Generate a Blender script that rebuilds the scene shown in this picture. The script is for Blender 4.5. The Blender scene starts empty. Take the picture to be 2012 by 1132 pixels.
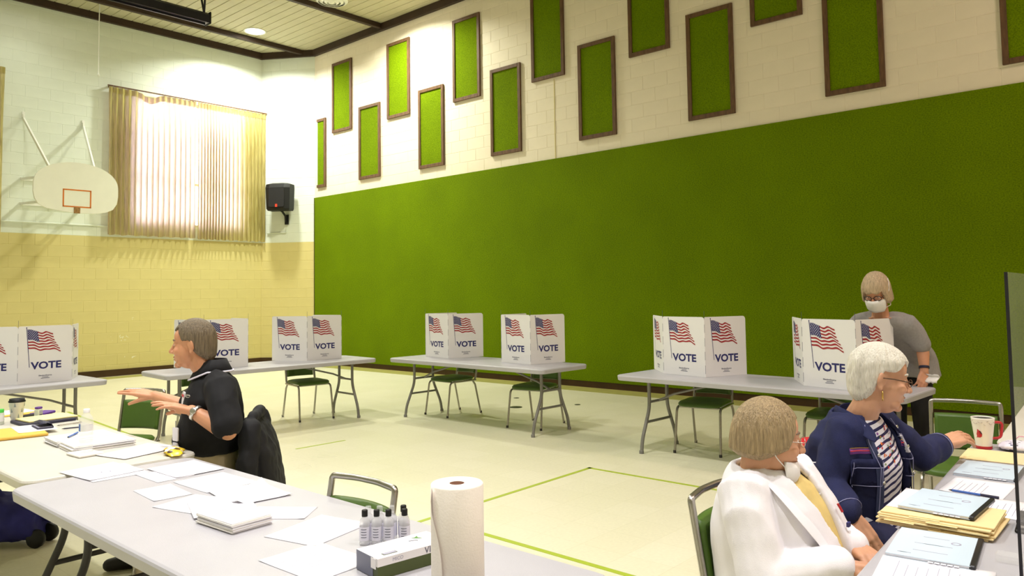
import bpy, bmesh, math, random
from mathutils import Vector, Matrix, noise as mnoise
random.seed(7)
PI = math.pi
scene = bpy.context.scene
COL = scene.collection

# ------------------------------------------------------------------ camera, world, exposure
cam_d = bpy.data.cameras.new('camera'); cam = bpy.data.objects.new('camera', cam_d); COL.objects.link(cam)
cam_d.sensor_width = 36.0; cam_d.lens = 36.0*1497.0/2012.0
cam_d.shift_y = -76.0/2012.0; cam_d.clip_start = 0.05
cam.matrix_world = Matrix(((0.665, -0.032, -0.746, 0.0), (-0.747, -0.049, -0.663, 0.0), (-0.015, 0.998, -0.057, 1.5), (0, 0, 0, 1)))
# re-orthonormalise the rotation
_q = cam.matrix_world.to_quaternion(); cam.matrix_world = Matrix.Translation((0, 0, 1.5)) @ _q.normalized().to_matrix().to_4x4()
scene.camera = cam
vs = scene.view_settings
vs.view_transform = 'Standard'; vs.look = 'None'; vs.gamma = 1.0; vs.use_curve_mapping = False
vs.exposure = 0.88
W = bpy.data.worlds.new('world'); scene.world = W; W.use_nodes = True
bg = W.node_tree.nodes['Background']; bg.inputs[0].default_value = (0.98, 0.95, 1.0, 1); bg.inputs[1].default_value = 6.0
LAMP_W = 62.0
# recessed ceiling lamps, all but the first unseen: (x, y, power factor, colour, beam spread in degrees)
LAMPS = [(8.2, 14.42, 1.85, (0.98, 1.0, 0.90), 145), (4.2, 14.42, 0.12, (0.95, 1.0, 0.86), 120), (0.2, 14.42, 0.2, (0.97, 1.0, 0.84), 120),
         (3.8, 9.4, 1.15, (1.0, 0.99, 0.88), 150), (-0.6, 9.2, 0.8, (1.0, 0.98, 0.88), 110), (8.6, 11.1, 1.9, (1.0, 0.99, 0.80), 150),  # last entry here: lamp added out of view to brighten the carpet's corner end
         (3.2, 4.4, 1.0, (1.0, 0.98, 0.90), 110), (0.4, 4.0, 0.9, (0.99, 0.97, 0.97), 110), (0.4, 0.6, 0.7, (0.99, 0.97, 0.97), 110),
         (3.0, -0.8, 0.8, (1.0, 0.95, 0.93), 110), (7.0, -2.2, 1.3, (1.0, 0.74, 0.62), 170), (0.2, -4.0, 0.4, (1.0, 0.95, 0.93), 110)]

# ------------------------------------------------------------------ materials
def lin(c):
    c = c/255.0
    return c/12.92 if c <= 0.04045 else ((c+0.055)/1.055)**2.4
def rgb(r, g, b): return (lin(r), lin(g), lin(b), 1.0)
MATS = {}
def mat(name, col, rough=0.6, metal=0.0, var=0.0, vscale=8.0, bump=0.0, bscale=60.0, sheen=0.0, trans=0.0, alpha=1.0, emit=None, coat=0.0, stretch=None, spec=0.5, ior=1.45):
    m = bpy.data.materials.new(name); m.use_nodes = True; nt = m.node_tree; N = nt.nodes; L = nt.links
    b = N['Principled BSDF']
    c = col if len(col) == 4 else (*col, 1)
    b.inputs['Base Color'].default_value = c; b.inputs['Roughness'].default_value = rough; b.inputs['Metallic'].default_value = metal
    b.inputs['Sheen Weight'].default_value = sheen; b.inputs['Transmission Weight'].default_value = trans
    b.inputs['Alpha'].default_value = alpha; b.inputs['Coat Weight'].default_value = coat
    b.inputs['Specular IOR Level'].default_value = spec; b.inputs['IOR'].default_value = ior
    if emit: b.inputs['Emission Color'].default_value = (*emit[0], 1); b.inputs['Emission Strength'].default_value = emit[1]
    if var > 0 or bump > 0:
        tc = N.new('ShaderNodeTexCoord'); src = tc.outputs['Object']
        if stretch:
            mp = N.new('ShaderNodeMapping'); mp.inputs['Scale'].default_value = stretch; L.new(src, mp.inputs['Vector']); src = mp.outputs['Vector']
    if var > 0:
        n = N.new('ShaderNodeTexNoise'); n.inputs['Scale'].default_value = vscale; n.inputs['Detail'].default_value = 4; L.new(src, n.inputs['Vector'])
        r = N.new('ShaderNodeMapRange'); r.inputs['From Min'].default_value = 0.3; r.inputs['From Max'].default_value = 0.7
        r.inputs['To Min'].default_value = 1-var; r.inputs['To Max'].default_value = 1+var; L.new(n.outputs['Fac'], r.inputs['Value'])
        mx = N.new('ShaderNodeMix'); mx.data_type = 'RGBA'; mx.blend_type = 'MULTIPLY'; mx.inputs['Factor'].default_value = 1
        mx.inputs['A'].default_value = c; L.new(r.outputs['Result'], mx.inputs['B']); L.new(mx.outputs['Result'], b.inputs['Base Color'])
    if bump > 0:
        n2 = N.new('ShaderNodeTexNoise'); n2.inputs['Scale'].default_value = bscale; n2.inputs['Detail'].default_value = 3; L.new(src, n2.inputs['Vector'])
        bp = N.new('ShaderNodeBump'); bp.inputs['Strength'].default_value = bump; bp.inputs['Distance'].default_value = 0.01
        L.new(n2.outputs['Fac'], bp.inputs['Height']); L.new(bp.outputs['Normal'], b.inputs['Normal'])
    MATS[name] = m
    return m

# ------------------------------------------------------------------ mesh helper
def V(*a): return Vector(a)
class MB:
    def __init__(s): s.v = []; s.f = []; s.m = []; s.sm = []
    def add(s, verts, faces, m=0, smooth=False):
        o = len(s.v); s.v += [tuple(p) for p in verts]
        for f in faces: s.f.append(tuple(i+o for i in f)); s.m.append(m); s.sm.append(smooth)
        return s
    def box(s, c, sz, rz=0.0, m=0, bev=0.0, mx=None):
        hx, hy, hz = sz[0]/2, sz[1]/2, sz[2]/2
        vs_, fs = [], []
        if bev <= 0:
            vs_ = [(x, y, z) for x in (-hx, hx) for y in (-hy, hy) for z in (-hz, hz)]
            fs = [(0, 1, 3, 2), (4, 6, 7, 5), (0, 4, 5, 1), (2, 3, 7, 6), (0, 2, 6, 4), (1, 5, 7, 3)]
        else:
            b = min(bev, hx*0.99, hy*0.99, hz*0.99); idx = {}
            for sx in (-1, 1):
                for sy in (-1, 1):
                    for sz_ in (-1, 1):
                        for ax in range(3):
                            p = [sx*(hx-b), sy*(hy-b), sz_*(hz-b)]; p[ax] = (sx*hx, sy*hy, sz_*hz)[ax]
                            idx[(sx, sy, sz_, ax)] = len(vs_); vs_.append(tuple(p))
            S = (-1, 1)
            for sg in S:
                q = [(sg, -1, -1, 0), (sg, 1, -1, 0), (sg, 1, 1, 0), (sg, -1, 1, 0)]; fs.append([idx[k] for k in (q if sg > 0 else q[::-1])])
                q = [(-1, sg, -1, 1), (-1, sg, 1, 1), (1, sg, 1, 1), (1, sg, -1, 1)]; fs.append([idx[k] for k in (q if sg > 0 else q[::-1])])
                q = [(-1, -1, sg, 2), (1, -1, sg, 2), (1, 1, sg, 2), (-1, 1, sg, 2)]; fs.append([idx[k] for k in (q if sg > 0 else q[::-1])])
            for a in S:
                for c_ in S:
                    def e(q, flip): fs.append([idx[k] for k in (q[::-1] if flip else q)])
                    e([(a, c_, -1, 0), (a, c_, -1, 1), (a, c_, 1, 1), (a, c_, 1, 0)], a*c_ < 0)
                    e([(a, -1, c_, 0), (a, 1, c_, 0), (a, 1, c_, 2), (a, -1, c_, 2)], a*c_ < 0)
                    e([(-1, a, c_, 1), (-1, a, c_, 2), (1, a, c_, 2), (1, a, c_, 1)], a*c_ < 0)
            for a in S:
                for c_ in S:
                    for d in S:
                        q = [idx[(a, c_, d, 0)], idx[(a, c_, d, 1)], idx[(a, c_, d, 2)]]; fs.append(q if a*c_*d > 0 else q[::-1])
        if mx is None:
            mx = Matrix.Translation(c) @ Matrix.Rotation(rz, 4, 'Z')
        else: mx = mx @ Matrix.Translation(c) @ Matrix.Rotation(rz, 4, 'Z')
        return s.add([mx @ Vector(p) for p in vs_], fs, m)
    def loft(s, rings, m=0, smooth=True, cap=True, closed=True, loop=False):
        n = len(rings[0]); vs_ = [p for r in rings for p in r]; fs = []
        R = len(rings)
        for i in range(R if loop else R-1):
            a = i*n; b = ((i+1) % R)*n
            for j in range(n if closed else n-1):
                k = (j+1) % n; fs.append((a+j, a+k, b+k, b+j))
        s.add(vs_, fs, m, smooth)
        if cap and not loop:
            s.add(rings[0], [tuple(range(n))[::-1]], m, False); s.add(rings[-1], [tuple(range(n))], m, False)
        return s
    def tube(s, path, r, n=10, m=0, ry=None, cap=True, loop=False, up=None, smooth=True):
        P = [Vector(p) for p in path]; k = len(P); rr = r if isinstance(r, (list, tuple)) else [r]*k
        T = []
        for i in range(k):
            if loop: t = P[(i+1) % k]-P[i-1]
            elif i == 0: t = P[1]-P[0]
            elif i == k-1: t = P[-1]-P[-2]
            else: t = (P[i+1]-P[i]).normalized()+(P[i]-P[i-1]).normalized()
            T.append(t.normalized() if t.length > 1e-9 else Vector((0, 0, 1)))
        u0 = Vector(up) if up else (Vector((0, 0, 1)) if abs(T[0].z) < 0.9 else Vector((1, 0, 0)))
        u = (u0-T[0]*u0.dot(T[0])).normalized(); rings = []
        for i in range(k):
            u = u-T[i]*u.dot(T[i]); u.normalize(); w = T[i].cross(u)
            sc = 1.0
            if 0 < i < k-1 and not loop:
                d = (P[i]-P[i-1]).normalized().dot(T[i]); sc = min(1.0/max(d, 0.5), 1.6)
            a, b = rr[i], (ry if ry else rr[i])
            rings.append([P[i]+u*(b*math.sin(2*PI*(j+0.5)/n)*1.0)+w*(a*math.cos(2*PI*(j+0.5)/n)) for j in range(n)])
        return s.loft(rings, m, smooth, cap, True, loop)
    def lathe(s, prof, n=24, o=(0, 0, 0), m=0, smooth=True, mx=None, cap=True):
        rings = []
        for r, z in prof:
            ring = [Vector((o[0]+r*math.cos(2*PI*j/n), o[1]+r*math.sin(2*PI*j/n), o[2]+z)) for j in range(n)]
            rings.append([mx @ p for p in ring] if mx else ring)
        return s.loft(rings, m, smooth, cap)
    def prism(s, poly, z0, z1, m=0, mx=None, mside=None):
        n = len(poly); a = [Vector((p[0], p[1], z0)) for p in poly]; b = [Vector((p[0], p[1], z1)) for p in poly]
        if mx: a = [mx @ p for p in a]; b = [mx @ p for p in b]
        s.add(a, [tuple(range(n))[::-1]], m); s.add(b, [tuple(range(n))], m)
        s.add(a+b, [(j, (j+1) % n, n+(j+1) % n, n+j) for j in range(n)], m if mside is None else mside)
        return s
    def mesh(s, name, mats):
        me = bpy.data.meshes.new(name); me.from_pydata(s.v, [], s.f)
        for mt in (mats if isinstance(mats, (list, tuple)) else [mats]): me.materials.append(MATS[mt] if isinstance(mt, str) else mt)
        me.polygons.foreach_set('material_index', s.m); me.polygons.foreach_set('use_smooth', s.sm); me.update()
        return me
    def build(s, name, mats, parent=None, weld=False):
        me = s.mesh(name, mats)
        if weld:
            b = bmesh.new(); b.from_mesh(me); bmesh.ops.remove_doubles(b, verts=b.verts, dist=1e-5); bmesh.ops.recalc_face_normals(b, faces=b.faces); b.to_mesh(me); b.free()
        return link(name, me, parent)
def link(name, me, parent=None):
    o = bpy.data.objects.new(name, me); COL.objects.link(o)
    if parent: o.parent = parent
    return o
def tag(o, label=None, cat=None, group=None, kind=None):
    if label: o['label'] = label
    if cat: o['category'] = cat
    if group: o['group'] = group
    if kind: o['kind'] = kind
    return o
def thing(name, label, cat, loc=(0, 0, 0), rz=0.0, group=None):
    o = bpy.data.objects.new(name, None); COL.objects.link(o); o.location = loc; o.rotation_euler = (0, 0, rz); o.empty_display_size = 0.1
    return tag(o, label, cat, group)
def copy_tree(o, parent=None):
    c = o.copy(); COL.objects.link(c)
    if parent: c.parent = parent
    for ch in list(o.children): copy_tree(ch, c)
    return c
def fillet(pts, r, seg=5):
    P = [Vector(p) for p in pts]; out = [P[0]]
    for i in range(1, len(P)-1):
        a = (P[i-1]-P[i]); b = (P[i+1]-P[i]); d = min(r, a.length*0.49, b.length*0.49)
        p0 = P[i]+a.normalized()*d; p1 = P[i]+b.normalized()*d
        for k in range(seg+1):
            t = k/seg; out.append((1-t)**2*p0+2*t*(1-t)*P[i]+t*t*p1)
    out.append(P[-1]); return out
def rrect(w, h, r, seg=5, cx=0.0, cy=0.0):
    out = []
    for (sx, sy, a0) in ((1, 1, 0), (-1, 1, PI/2), (-1, -1, PI), (1, -1, 1.5*PI)):
        for k in range(seg+1):
            a = a0+PI/2*k/seg; out.append((cx+sx*(w/2-r)+r*math.cos(a), cy+sy*(h/2-r)+r*math.sin(a)))
    return out
_textcache = {}
def text_mesh(body, size, mname, bold=0.0, sx=1.0, extrude=0.0):
    k = (body, size, mname, bold, sx, extrude)
    if k in _textcache: return _textcache[k]
    c = bpy.data.curves.new('txt', 'FONT'); c.body = body; c.size = size; c.offset = bold; c.extrude = extrude; c.align_x = 'CENTER'; c.resolution_u = 3
    o = bpy.data.objects.new('txt', c); COL.objects.link(o); bpy.context.view_layer.update()
    me = bpy.data.meshes.new_from_object(o.evaluated_get(bpy.context.evaluated_depsgraph_get()))
    COL.objects.unlink(o); bpy.data.objects.remove(o)
    for v in me.vertices: v.co.x *= sx
    me.materials.clear(); me.materials.append(MATS[mname]); me.name = 'lettering'; _textcache[k] = me
    return me
def text(name, body, size, mname, parent, mx, bold=0.0, sx=1.0):
    o = link(name, text_mesh(body, size, mname, bold, sx), parent); o.matrix_local = mx
    return o
# ================================================================== SETTING
XG, YL, ZC = 9.8, 15.7, 7.07
XB, YB = -5.0, -6.0
CH0, CH1 = (9.10, 15.7), (9.8, 14.62)       # chamfered corner

def wall_paint(name, col, scuff=False):
    m = mat(name, col, rough=0.55, var=0.03, vscale=3.0, bump=0.04, bscale=60)
    if scuff:
        nt = m.node_tree; N = nt.nodes; L = nt.links; b = N['Principled BSDF']
        src = b.inputs['Base Color'].links[0].from_socket
        geo = N.new('ShaderNodeNewGeometry')
        def blob(cx, cz, rx, rz):
            sub = N.new('ShaderNodeVectorMath'); sub.operation = 'SUBTRACT'; L.new(geo.outputs['Position'], sub.inputs[0]); sub.inputs[1].default_value = (cx, 15.7, cz)
            mul = N.new('ShaderNodeVectorMath'); mul.operation = 'MULTIPLY'; L.new(sub.outputs[0], mul.inputs[0]); mul.inputs[1].default_value = (1/rx, 0, 1/rz)
            ln = N.new('ShaderNodeVectorMath'); ln.operation = 'LENGTH'; L.new(mul.outputs[0], ln.inputs[0])
            mr = N.new('ShaderNodeMapRange'); mr.inputs['From Min'].default_value = 0.2; mr.inputs['From Max'].default_value = 1.0
            mr.inputs['To Min'].default_value = 0.62; mr.inputs['To Max'].default_value = 1.2; L.new(ln.outputs['Value'], mr.inputs['Value'])
            return mr.outputs['Result']
        def flake(cx, cz, rx, rz, seed, colr, scale):
            nonlocal src
            n = N.new('ShaderNodeTexNoise'); n.inputs['Scale'].default_value = scale; n.inputs['Detail'].default_value = 5; n.inputs['Distortion'].default_value = 0.8
            ad = N.new('ShaderNodeVectorMath'); ad.inputs[1].default_value = (seed, 0, seed*0.7); L.new(geo.outputs['Position'], ad.inputs[0]); L.new(ad.outputs[0], n.inputs['Vector'])
            g = N.new('ShaderNodeMath'); g.operation = 'GREATER_THAN'; L.new(n.outputs['Fac'], g.inputs[0]); L.new(blob(cx, cz, rx, rz), g.inputs[1])
            mx = N.new('ShaderNodeMix'); mx.data_type = 'RGBA'; L.new(g.outputs[0], mx.inputs['Factor']); L.new(src, mx.inputs['A']); mx.inputs['B'].default_value = colr
            src = mx.outputs['Result']
        flake(6.05, 0.72, 0.75, 0.30, 1.3, rgb(226, 220, 188), 11)
        flake(6.25, 0.35, 0.55, 0.18, 5.1, rgb(232, 226, 200), 12)
        flake(6.3, 1.10, 0.30, 0.16, 9.4, rgb(232, 226, 200), 12)
        flake(5.75, 0.85, 0.16, 0.12, 3.3, rgb(176, 152, 74), 9)
        L.new(src, b.inputs['Base Color'])
    return m
wall_paint('paint_white', rgb(226, 232, 220))
wall_paint('paint_cream', rgb(236, 226, 206))
wall_paint('paint_yellow', rgb(214, 200, 136), True)
mat('brown_wood', rgb(58, 40, 26), rough=0.55, var=0.25, vscale=6, stretch=(1, 1, 6))
mat('baseboard_brown', rgb(66, 42, 18), rough=0.5, var=0.15, vscale=4)
mat('beam_brown', rgb(54, 36, 24), rough=0.6, var=0.2, vscale=5)
mat('frame_wood', rgb(98, 70, 46), rough=0.6, var=0.35, vscale=9, stretch=(3, 3, 0.6))
mat('plank_cream', rgb(188, 182, 152), rough=0.6, var=0.04, vscale=3)
mat('white_metal', rgb(238, 238, 230), rough=0.4)
mat('border_tile', rgb(168, 164, 92), rough=0.35, var=0.10, vscale=6)
mat('court_line', rgb(164, 182, 58), rough=0.4)
mat('steel_dark', rgb(70, 68, 60), rough=0.4, metal=0.8)

# carpet: olive green looped pile
def carpet(name, c1, c2):
    m = bpy.data.materials.new(name); m.use_nodes = True; N = m.node_tree.nodes; L = m.node_tree.links; b = N['Principled BSDF']
    g = N.new('ShaderNodeNewGeometry')
    mp = N.new('ShaderNodeMapping'); mp.inputs['Scale'].default_value = (1, 1, 1.6); L.new(g.outputs['Position'], mp.inputs['Vector'])
    n1 = N.new('ShaderNodeTexNoise'); n1.inputs['Scale'].default_value = 55; n1.inputs['Detail'].default_value = 5; n1.inputs['Roughness'].default_value = 0.75; L.new(mp.outputs[0], n1.inputs['Vector'])
    n2 = N.new('ShaderNodeTexNoise'); n2.inputs['Scale'].default_value = 1.3; n2.inputs['Detail'].default_value = 3; L.new(g.outputs['Position'], n2.inputs['Vector'])
    r = N.new('ShaderNodeValToRGB'); r.color_ramp.elements[0].position = 0.32; r.color_ramp.elements[0].color = c1; r.color_ramp.elements[1].position = 0.72; r.color_ramp.elements[1].color = c2
    L.new(n1.outputs['Fac'], r.inputs['Fac'])
    mr = N.new('ShaderNodeMapRange'); mr.inputs['To Min'].default_value = 0.82; mr.inputs['To Max'].default_value = 1.18; L.new(n2.outputs['Fac'], mr.inputs['Value'])
    mx = N.new('ShaderNodeMix'); mx.data_type = 'RGBA'; mx.blend_type = 'MULTIPLY'; mx.inputs['Factor'].default_value = 1; L.new(r.outputs['Color'], mx.inputs['A']); L.new(mr.outputs['Result'], mx.inputs['B'])
    L.new(mx.outputs['Result'], b.inputs['Base Color']); b.inputs['Roughness'].default_value = 0.95; b.inputs['Specular IOR Level'].default_value = 0.1
    n3 = N.new('ShaderNodeTexNoise'); n3.inputs['Scale'].default_value = 110; n3.inputs['Detail'].default_value = 2; L.new(mp.outputs[0], n3.inputs['Vector'])
    bp = N.new('ShaderNodeBump'); bp.inputs['Strength'].default_value = 0.9; bp.inputs['Distance'].default_value = 0.012; L.new(n3.outputs['Fac'], bp.inputs['Height']); L.new(bp.outputs['Normal'], b.inputs['Normal'])
    MATS[name] = m
carpet('carpet_green', rgb(78, 102, 0), rgb(132, 160, 2))

# floor: cream vinyl tiles (joints barely show)
def floor_mat():
    m = bpy.data.materials.new('floor_tile'); m.use_nodes = True; N = m.node_tree.nodes; L = m.node_tree.links; b = N['Principled BSDF']
    g = N.new('ShaderNodeNewGeometry')
    br = N.new('ShaderNodeTexBrick'); br.offset = 0.0; br.inputs['Scale'].default_value = 1.0; br.inputs['Brick Width'].default_value = 0.31; br.inputs['Row Height'].default_value = 0.31
    br.inputs['Mortar Size'].default_value = 0.0012; br.inputs['Color1'].default_value = rgb(224, 220, 194); br.inputs['Color2'].default_value = rgb(220, 216, 188); br.inputs['Mortar'].default_value = rgb(204, 200, 168)
    L.new(g.outputs['Position'], br.inputs['Vector'])
    n = N.new('ShaderNodeTexNoise'); n.inputs['Scale'].default_value = 45; n.inputs['Detail'].default_value = 6; L.new(g.outputs['Position'], n.inputs['Vector'])
    n2 = N.new('ShaderNodeTexNoise'); n2.inputs['Scale'].default_value = 0.6; n2.inputs['Detail'].default_value = 3; L.new(g.outputs['Position'], n2.inputs['Vector'])
    mr = N.new('ShaderNodeMapRange'); mr.inputs['From Min'].default_value = 0.3; mr.inputs['From Max'].default_value = 0.7; mr.inputs['To Min'].default_value = 0.955; mr.inputs['To Max'].default_value = 1.03; L.new(n.outputs['Fac'], mr.inputs['Value'])
    mx = N.new('ShaderNodeMix'); mx.data_type = 'RGBA'; mx.blend_type = 'MULTIPLY'; mx.inputs['Factor'].default_value = 1; L.new(br.outputs['Color'], mx.inputs['A']); L.new(mr.outputs['Result'], mx.inputs['B'])
    L.new(mx.outputs['Result'], b.inputs['Base Color'])
    r2 = N.new('ShaderNodeMapRange'); r2.inputs['To Min'].default_value = 0.22; r2.inputs['To Max'].default_value = 0.42; L.new(n2.outputs['Fac'], r2.inputs['Value']); L.new(r2.outputs['Result'], b.inputs['Roughness'])
    b.inputs['Specular IOR Level'].default_value = 0.4
    MATS['floor_tile'] = m
floor_mat()

floor = MB().box(((XB+XG)/2, (YB+YL)/2, -0.05), (XG-XB+0.4, YL-YB+0.4, 0.1)).build('floor', 'floor_tile'); tag(floor, kind='structure')
def strip(name, p0, p1, w, m, parent, z=0.0015):
    p0, p1 = Vector((*p0, 0)), Vector((*p1, 0)); d = (p1-p0); n = Vector((-d.y, d.x, 0)).normalized()*w/2
    return MB().prism([(p0+n)[:2], (p0-n)[:2], (p1-n)[:2], (p1+n)[:2]], 0.0, z, 0).build(name, m, parent)
strip('floor_border', (XG-0.24, 14.9), (XG-0.24, YB), 0.42, 'border_tile', floor)
strip('floor_border', (8.8, YL-0.30), (XB, YL-0.30), 0.42, 'border_tile', floor)
strip('floor_border', (9.0, 15.45), (9.62, 14.5), 0.36, 'border_tile', floor, 0.002)
strip('court_line', (2.4, 3.87), (5.36, 3.90), 0.036, 'court_line', floor)
strip('court_line', (5.335, 3.92), (5.36, -3.0), 0.036, 'court_line', floor)
strip('court_line', (3.49, 3.60), (3.36, -3.0), 0.04, 'court_line', floor)
strip('court_line', (4.23, 6.64), (4.80, 6.62), 0.03, 'court_line', floor)
strip('court_line', (3.72, 11.3), (3.45, 7.6), 0.035, 'court_line', floor)
for (x, y, r) in ((7.55, 6.69, 0.085), (8.2, 6.17, 0.04), (8.21, 7.26, 0.04)):
    MB().lathe([(r, 0), (r, 0.003), (r*0.9, 0.004), (0.001, 0.004)], 20, (x, y, 0)).build('floor_plate', 'steel_dark', floor)

# ---- block walls
BH, BLN, JT = 0.2077, 0.4154, 0.004
_bm = {}
def block_mesh(l, h, m):
    k = (round(l, 3), round(h, 3), m)
    if k not in _bm:
        a = MB(); d = 0.003; c = 0.0035; hx, hz = l/2-JT/2, h/2-JT/2
        o = [(-hx, 0, -hz), (hx, 0, -hz), (hx, 0, hz), (-hx, 0, hz)]; i = [(-hx+c, d, -hz+c), (hx-c, d, -hz+c), (hx-c, d, hz-c), (-hx+c, d, hz-c)]
        a.add(o+i, [(4, 7, 6, 5), (0, 4, 5, 1), (1, 5, 6, 2), (2, 6, 7, 3), (3, 7, 4, 0)])
        _bm[k] = a.mesh('block', m)
    return _bm[k]
def block_wall(parent, org, u, nrm, s0, s1, z0, z1, zoff, pick, mtl, holes=(), limit=300):
    u = Vector(u); nrm = Vector(nrm); cnt = 0; rest = {}
    cells = []
    k0 = int(math.floor((z0-zoff)/BH))-1; k1 = int(math.ceil((z1-zoff)/BH))+1
    for k in range(k0, k1):
        a, b = max(z0, zoff+k*BH), min(z1, zoff+(k+1)*BH)
        if b-a < 0.03: continue
        off = (k % 2)*BLN/2
        j0 = int(math.floor((s0-off)/BLN))-1; j1 = int(math.ceil((s1-off)/BLN))+1
        for j in range(j0, j1):
            p, q = max(s0, off+j*BLN), min(s1, off+(j+1)*BLN)
            if q-p < 0.03: continue
            segs = [(p, q)]
            for (h0, h1, hz0, hz1) in holes:
                if b > hz0+0.02 and a < hz1-0.02:
                    ns = []
                    for (x, y) in segs:
                        if y <= h0 or x >= h1: ns.append((x, y))
                        else:
                            if h0-x > 0.04: ns.append((x, h0))
                            if y-h1 > 0.04: ns.append((h1, y))
                    segs = ns
            for (x, y) in segs: cells.append(((x+y)/2, (a+b)/2, y-x, b-a))
    vis = sorted([c for c in cells if pick(c[0], c[1]) is not None], key=lambda c: pick(c[0], c[1]))
    chosen = set(vis[:limit])
    stuff = {}
    rot = Matrix((u, nrm, Vector((0, 0, 1)))).transposed().to_4x4()
    for c in cells:
        me = block_mesh(c[2], c[3], mtl(c[1])); mw = Matrix.Translation(Vector(org)+u*c[0]+Vector((0, 0, c[1]))) @ rot
        if c in chosen:
            o = link('block', me, parent); o.matrix_world = mw
        else:
            s = stuff.setdefault(mtl(c[1]), MB()); s.add([mw @ v.co for v in me.vertices], [tuple(p.vertices) for p in me.polygons])
    for mn, s in stuff.items():
        tag(s.build('block_field', mn, parent), kind='stuff')
ZT = 2.708
mtone = lambda z: 'paint_white' if z > ZT else 'paint_yellow'
# left wall with its window opening
WX0, WX1, WZ0, WZ1 = 6.28, 8.66, 2.98, 5.62
wl = MB()
def slab(x0, x1, z0, z1, m): wl.box(((x0+x1)/2, YL+0.1, (z0+z1)/2), (x1-x0, 0.2, z1-z0), m=m)
slab(XB, WX0, ZT, ZC, 0); slab(WX1, CH0[0]+0.15, ZT, ZC, 0); slab(WX0, WX1, ZT, WZ0, 0); slab(WX0, WX1, WZ1, ZC, 0); slab(XB, CH0[0]+0.15, 0, ZT, 1)
wall_left = wl.build('wall_left', ['paint_white', 'paint_yellow']); tag(wall_left, kind='structure')
def pl(s, z):
    x = -s
    if x < 4.0 or z < 0.25 or z > 6.98: return None
    if x > 5.9 and x < 9.0 and 2.95 < z < 5.55: return None
    return -x*0.5+abs(z-2.5)*0.3
block_wall(wall_left, (0, YL, 0), (-1, 0, 0), (0, -1, 0), -CH0[0], -XB, 0.0, ZC-0.08, ZT % BH, pl, mtone, holes=[(-WX1, -WX0, WZ0, WZ1)])
# chamfer wall
cu = (Vector((*CH0, 0))-Vector((*CH1, 0))); cl_ = cu.length; cu.normalize(); cn = Vector((cu.y, -cu.x, 0))
if cn.dot(Vector((-1, -1, 0))) < 0: cn = -cn
wc = MB(); mid = (Vector((*CH0, 0))+Vector((*CH1, 0)))/2-cn*0.1; ca = math.atan2(cu.y, cu.x)
wc.box((mid.x, mid.y, (ZT+ZC)/2), (cl_+0.1, 0.2, ZC-ZT), rz=ca, m=0); wc.box((mid.x, mid.y, ZT/2), (cl_+0.1, 0.2, ZT), rz=ca, m=1)
wall_corner = wc.build('wall_corner', ['paint_white', 'paint_yellow']); tag(wall_corner, kind='structure')
cuu = cu if cu.cross(cn).z > 0 else -cu
so = (*CH1, 0) if cuu.dot(cu) > 0 else (*CH0, 0)
block_wall(wall_corner, so, cuu, cn, 0.0, cl_, 0.0, ZC-0.08, ZT % BH, lambda s, z: z, mtone)
# right wall (green carpet on its lower part, painted block above)
wall_right = MB().box((XG+0.1, (YB+CH1[1])/2, ZC/2), (0.2, CH1[1]-YB, ZC)).build('wall_right', 'paint_cream'); tag(wall_right, kind='structure')
def pr(s, z):
    if s < 0.9 or z > 4.45+(s-1.0)*0.29 or z < 3.66: return None
    return s
block_wall(wall_right, (XG, 0, 0), (0, 1, 0), (-1, 0, 0), YB, CH1[1], 3.66, ZC-0.08, 4.315 % BH, pr, lambda z: 'paint_cream')
wall_back = MB().box(((XB+XG)/2, YB-0.1, ZC/2), (XG-XB, 0.2, ZC)).build('wall_back', 'paint_cream'); tag(wall_back, kind='structure')
wall_front = MB().box((XB-0.1, (YB+YL)/2, ZC/2), (0.2, YL-YB, ZC)).build('wall_front', 'paint_white'); tag(wall_front, kind='structure')
# a hairline control joint in the block above the carpet
MB().box((XG-0.008, 7.72, 4.35), (0.004, 0.012, 1.35)).build('control_joint', 'paint_yellow', wall_right)
# baseboards
bb = MB().box((XG-0.010, (YB+CH1[1])/2, 0.05), (0.02, CH1[1]-YB, 0.10)).build('baseboard_right', 'baseboard_brown'); tag(bb, kind='structure')
bb = MB().box(((XB+CH0[0])/2, YL-0.012, 0.065), (CH0[0]-XB, 0.024, 0.13)).build('baseboard_left', 'baseboard_brown'); tag(bb, kind='structure')
mb_ = (Vector((*CH0, 0))+Vector((*CH1, 0)))/2+cn*0.012
bb = MB().box((mb_.x, mb_.y, 0.065), (cl_, 0.024, 0.13), rz=ca).build('baseboard_corner', 'baseboard_brown'); tag(bb, kind='structure')
# ceiling with planks
ceiling = MB().box(((XB+XG)/2, (YB+YL)/2, ZC+0.06), (XG-XB+0.4, YL-YB+0.4, 0.1)).build('ceiling', 'plank_cream'); tag(ceiling, kind='structure')
PW = 0.2
pm = MB(); hx = PW/2-0.004; c_ = 0.006; ly = (YL-YB)/2
pm.add([(-hx, -ly, 0), (hx, -ly, 0), (hx, ly, 0), (-hx, ly, 0), (-hx+c_, -ly, -0.012), (hx-c_, -ly, -0.012), (hx-c_, ly, -0.012), (-hx+c_, ly, -0.012)],
       [(4, 5, 6, 7), (0, 1, 5, 4), (1, 2, 6, 5), (2, 3, 7, 6), (3, 0, 4, 7)])
pmesh = pm.mesh('plank', 'plank_cream')
for k in range(int((XG-XB)/PW)):
    o = link('plank', pmesh, ceiling); o.location = (XG-PW/2-k*PW, (YB+YL)/2, ZC+0.01)
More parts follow.
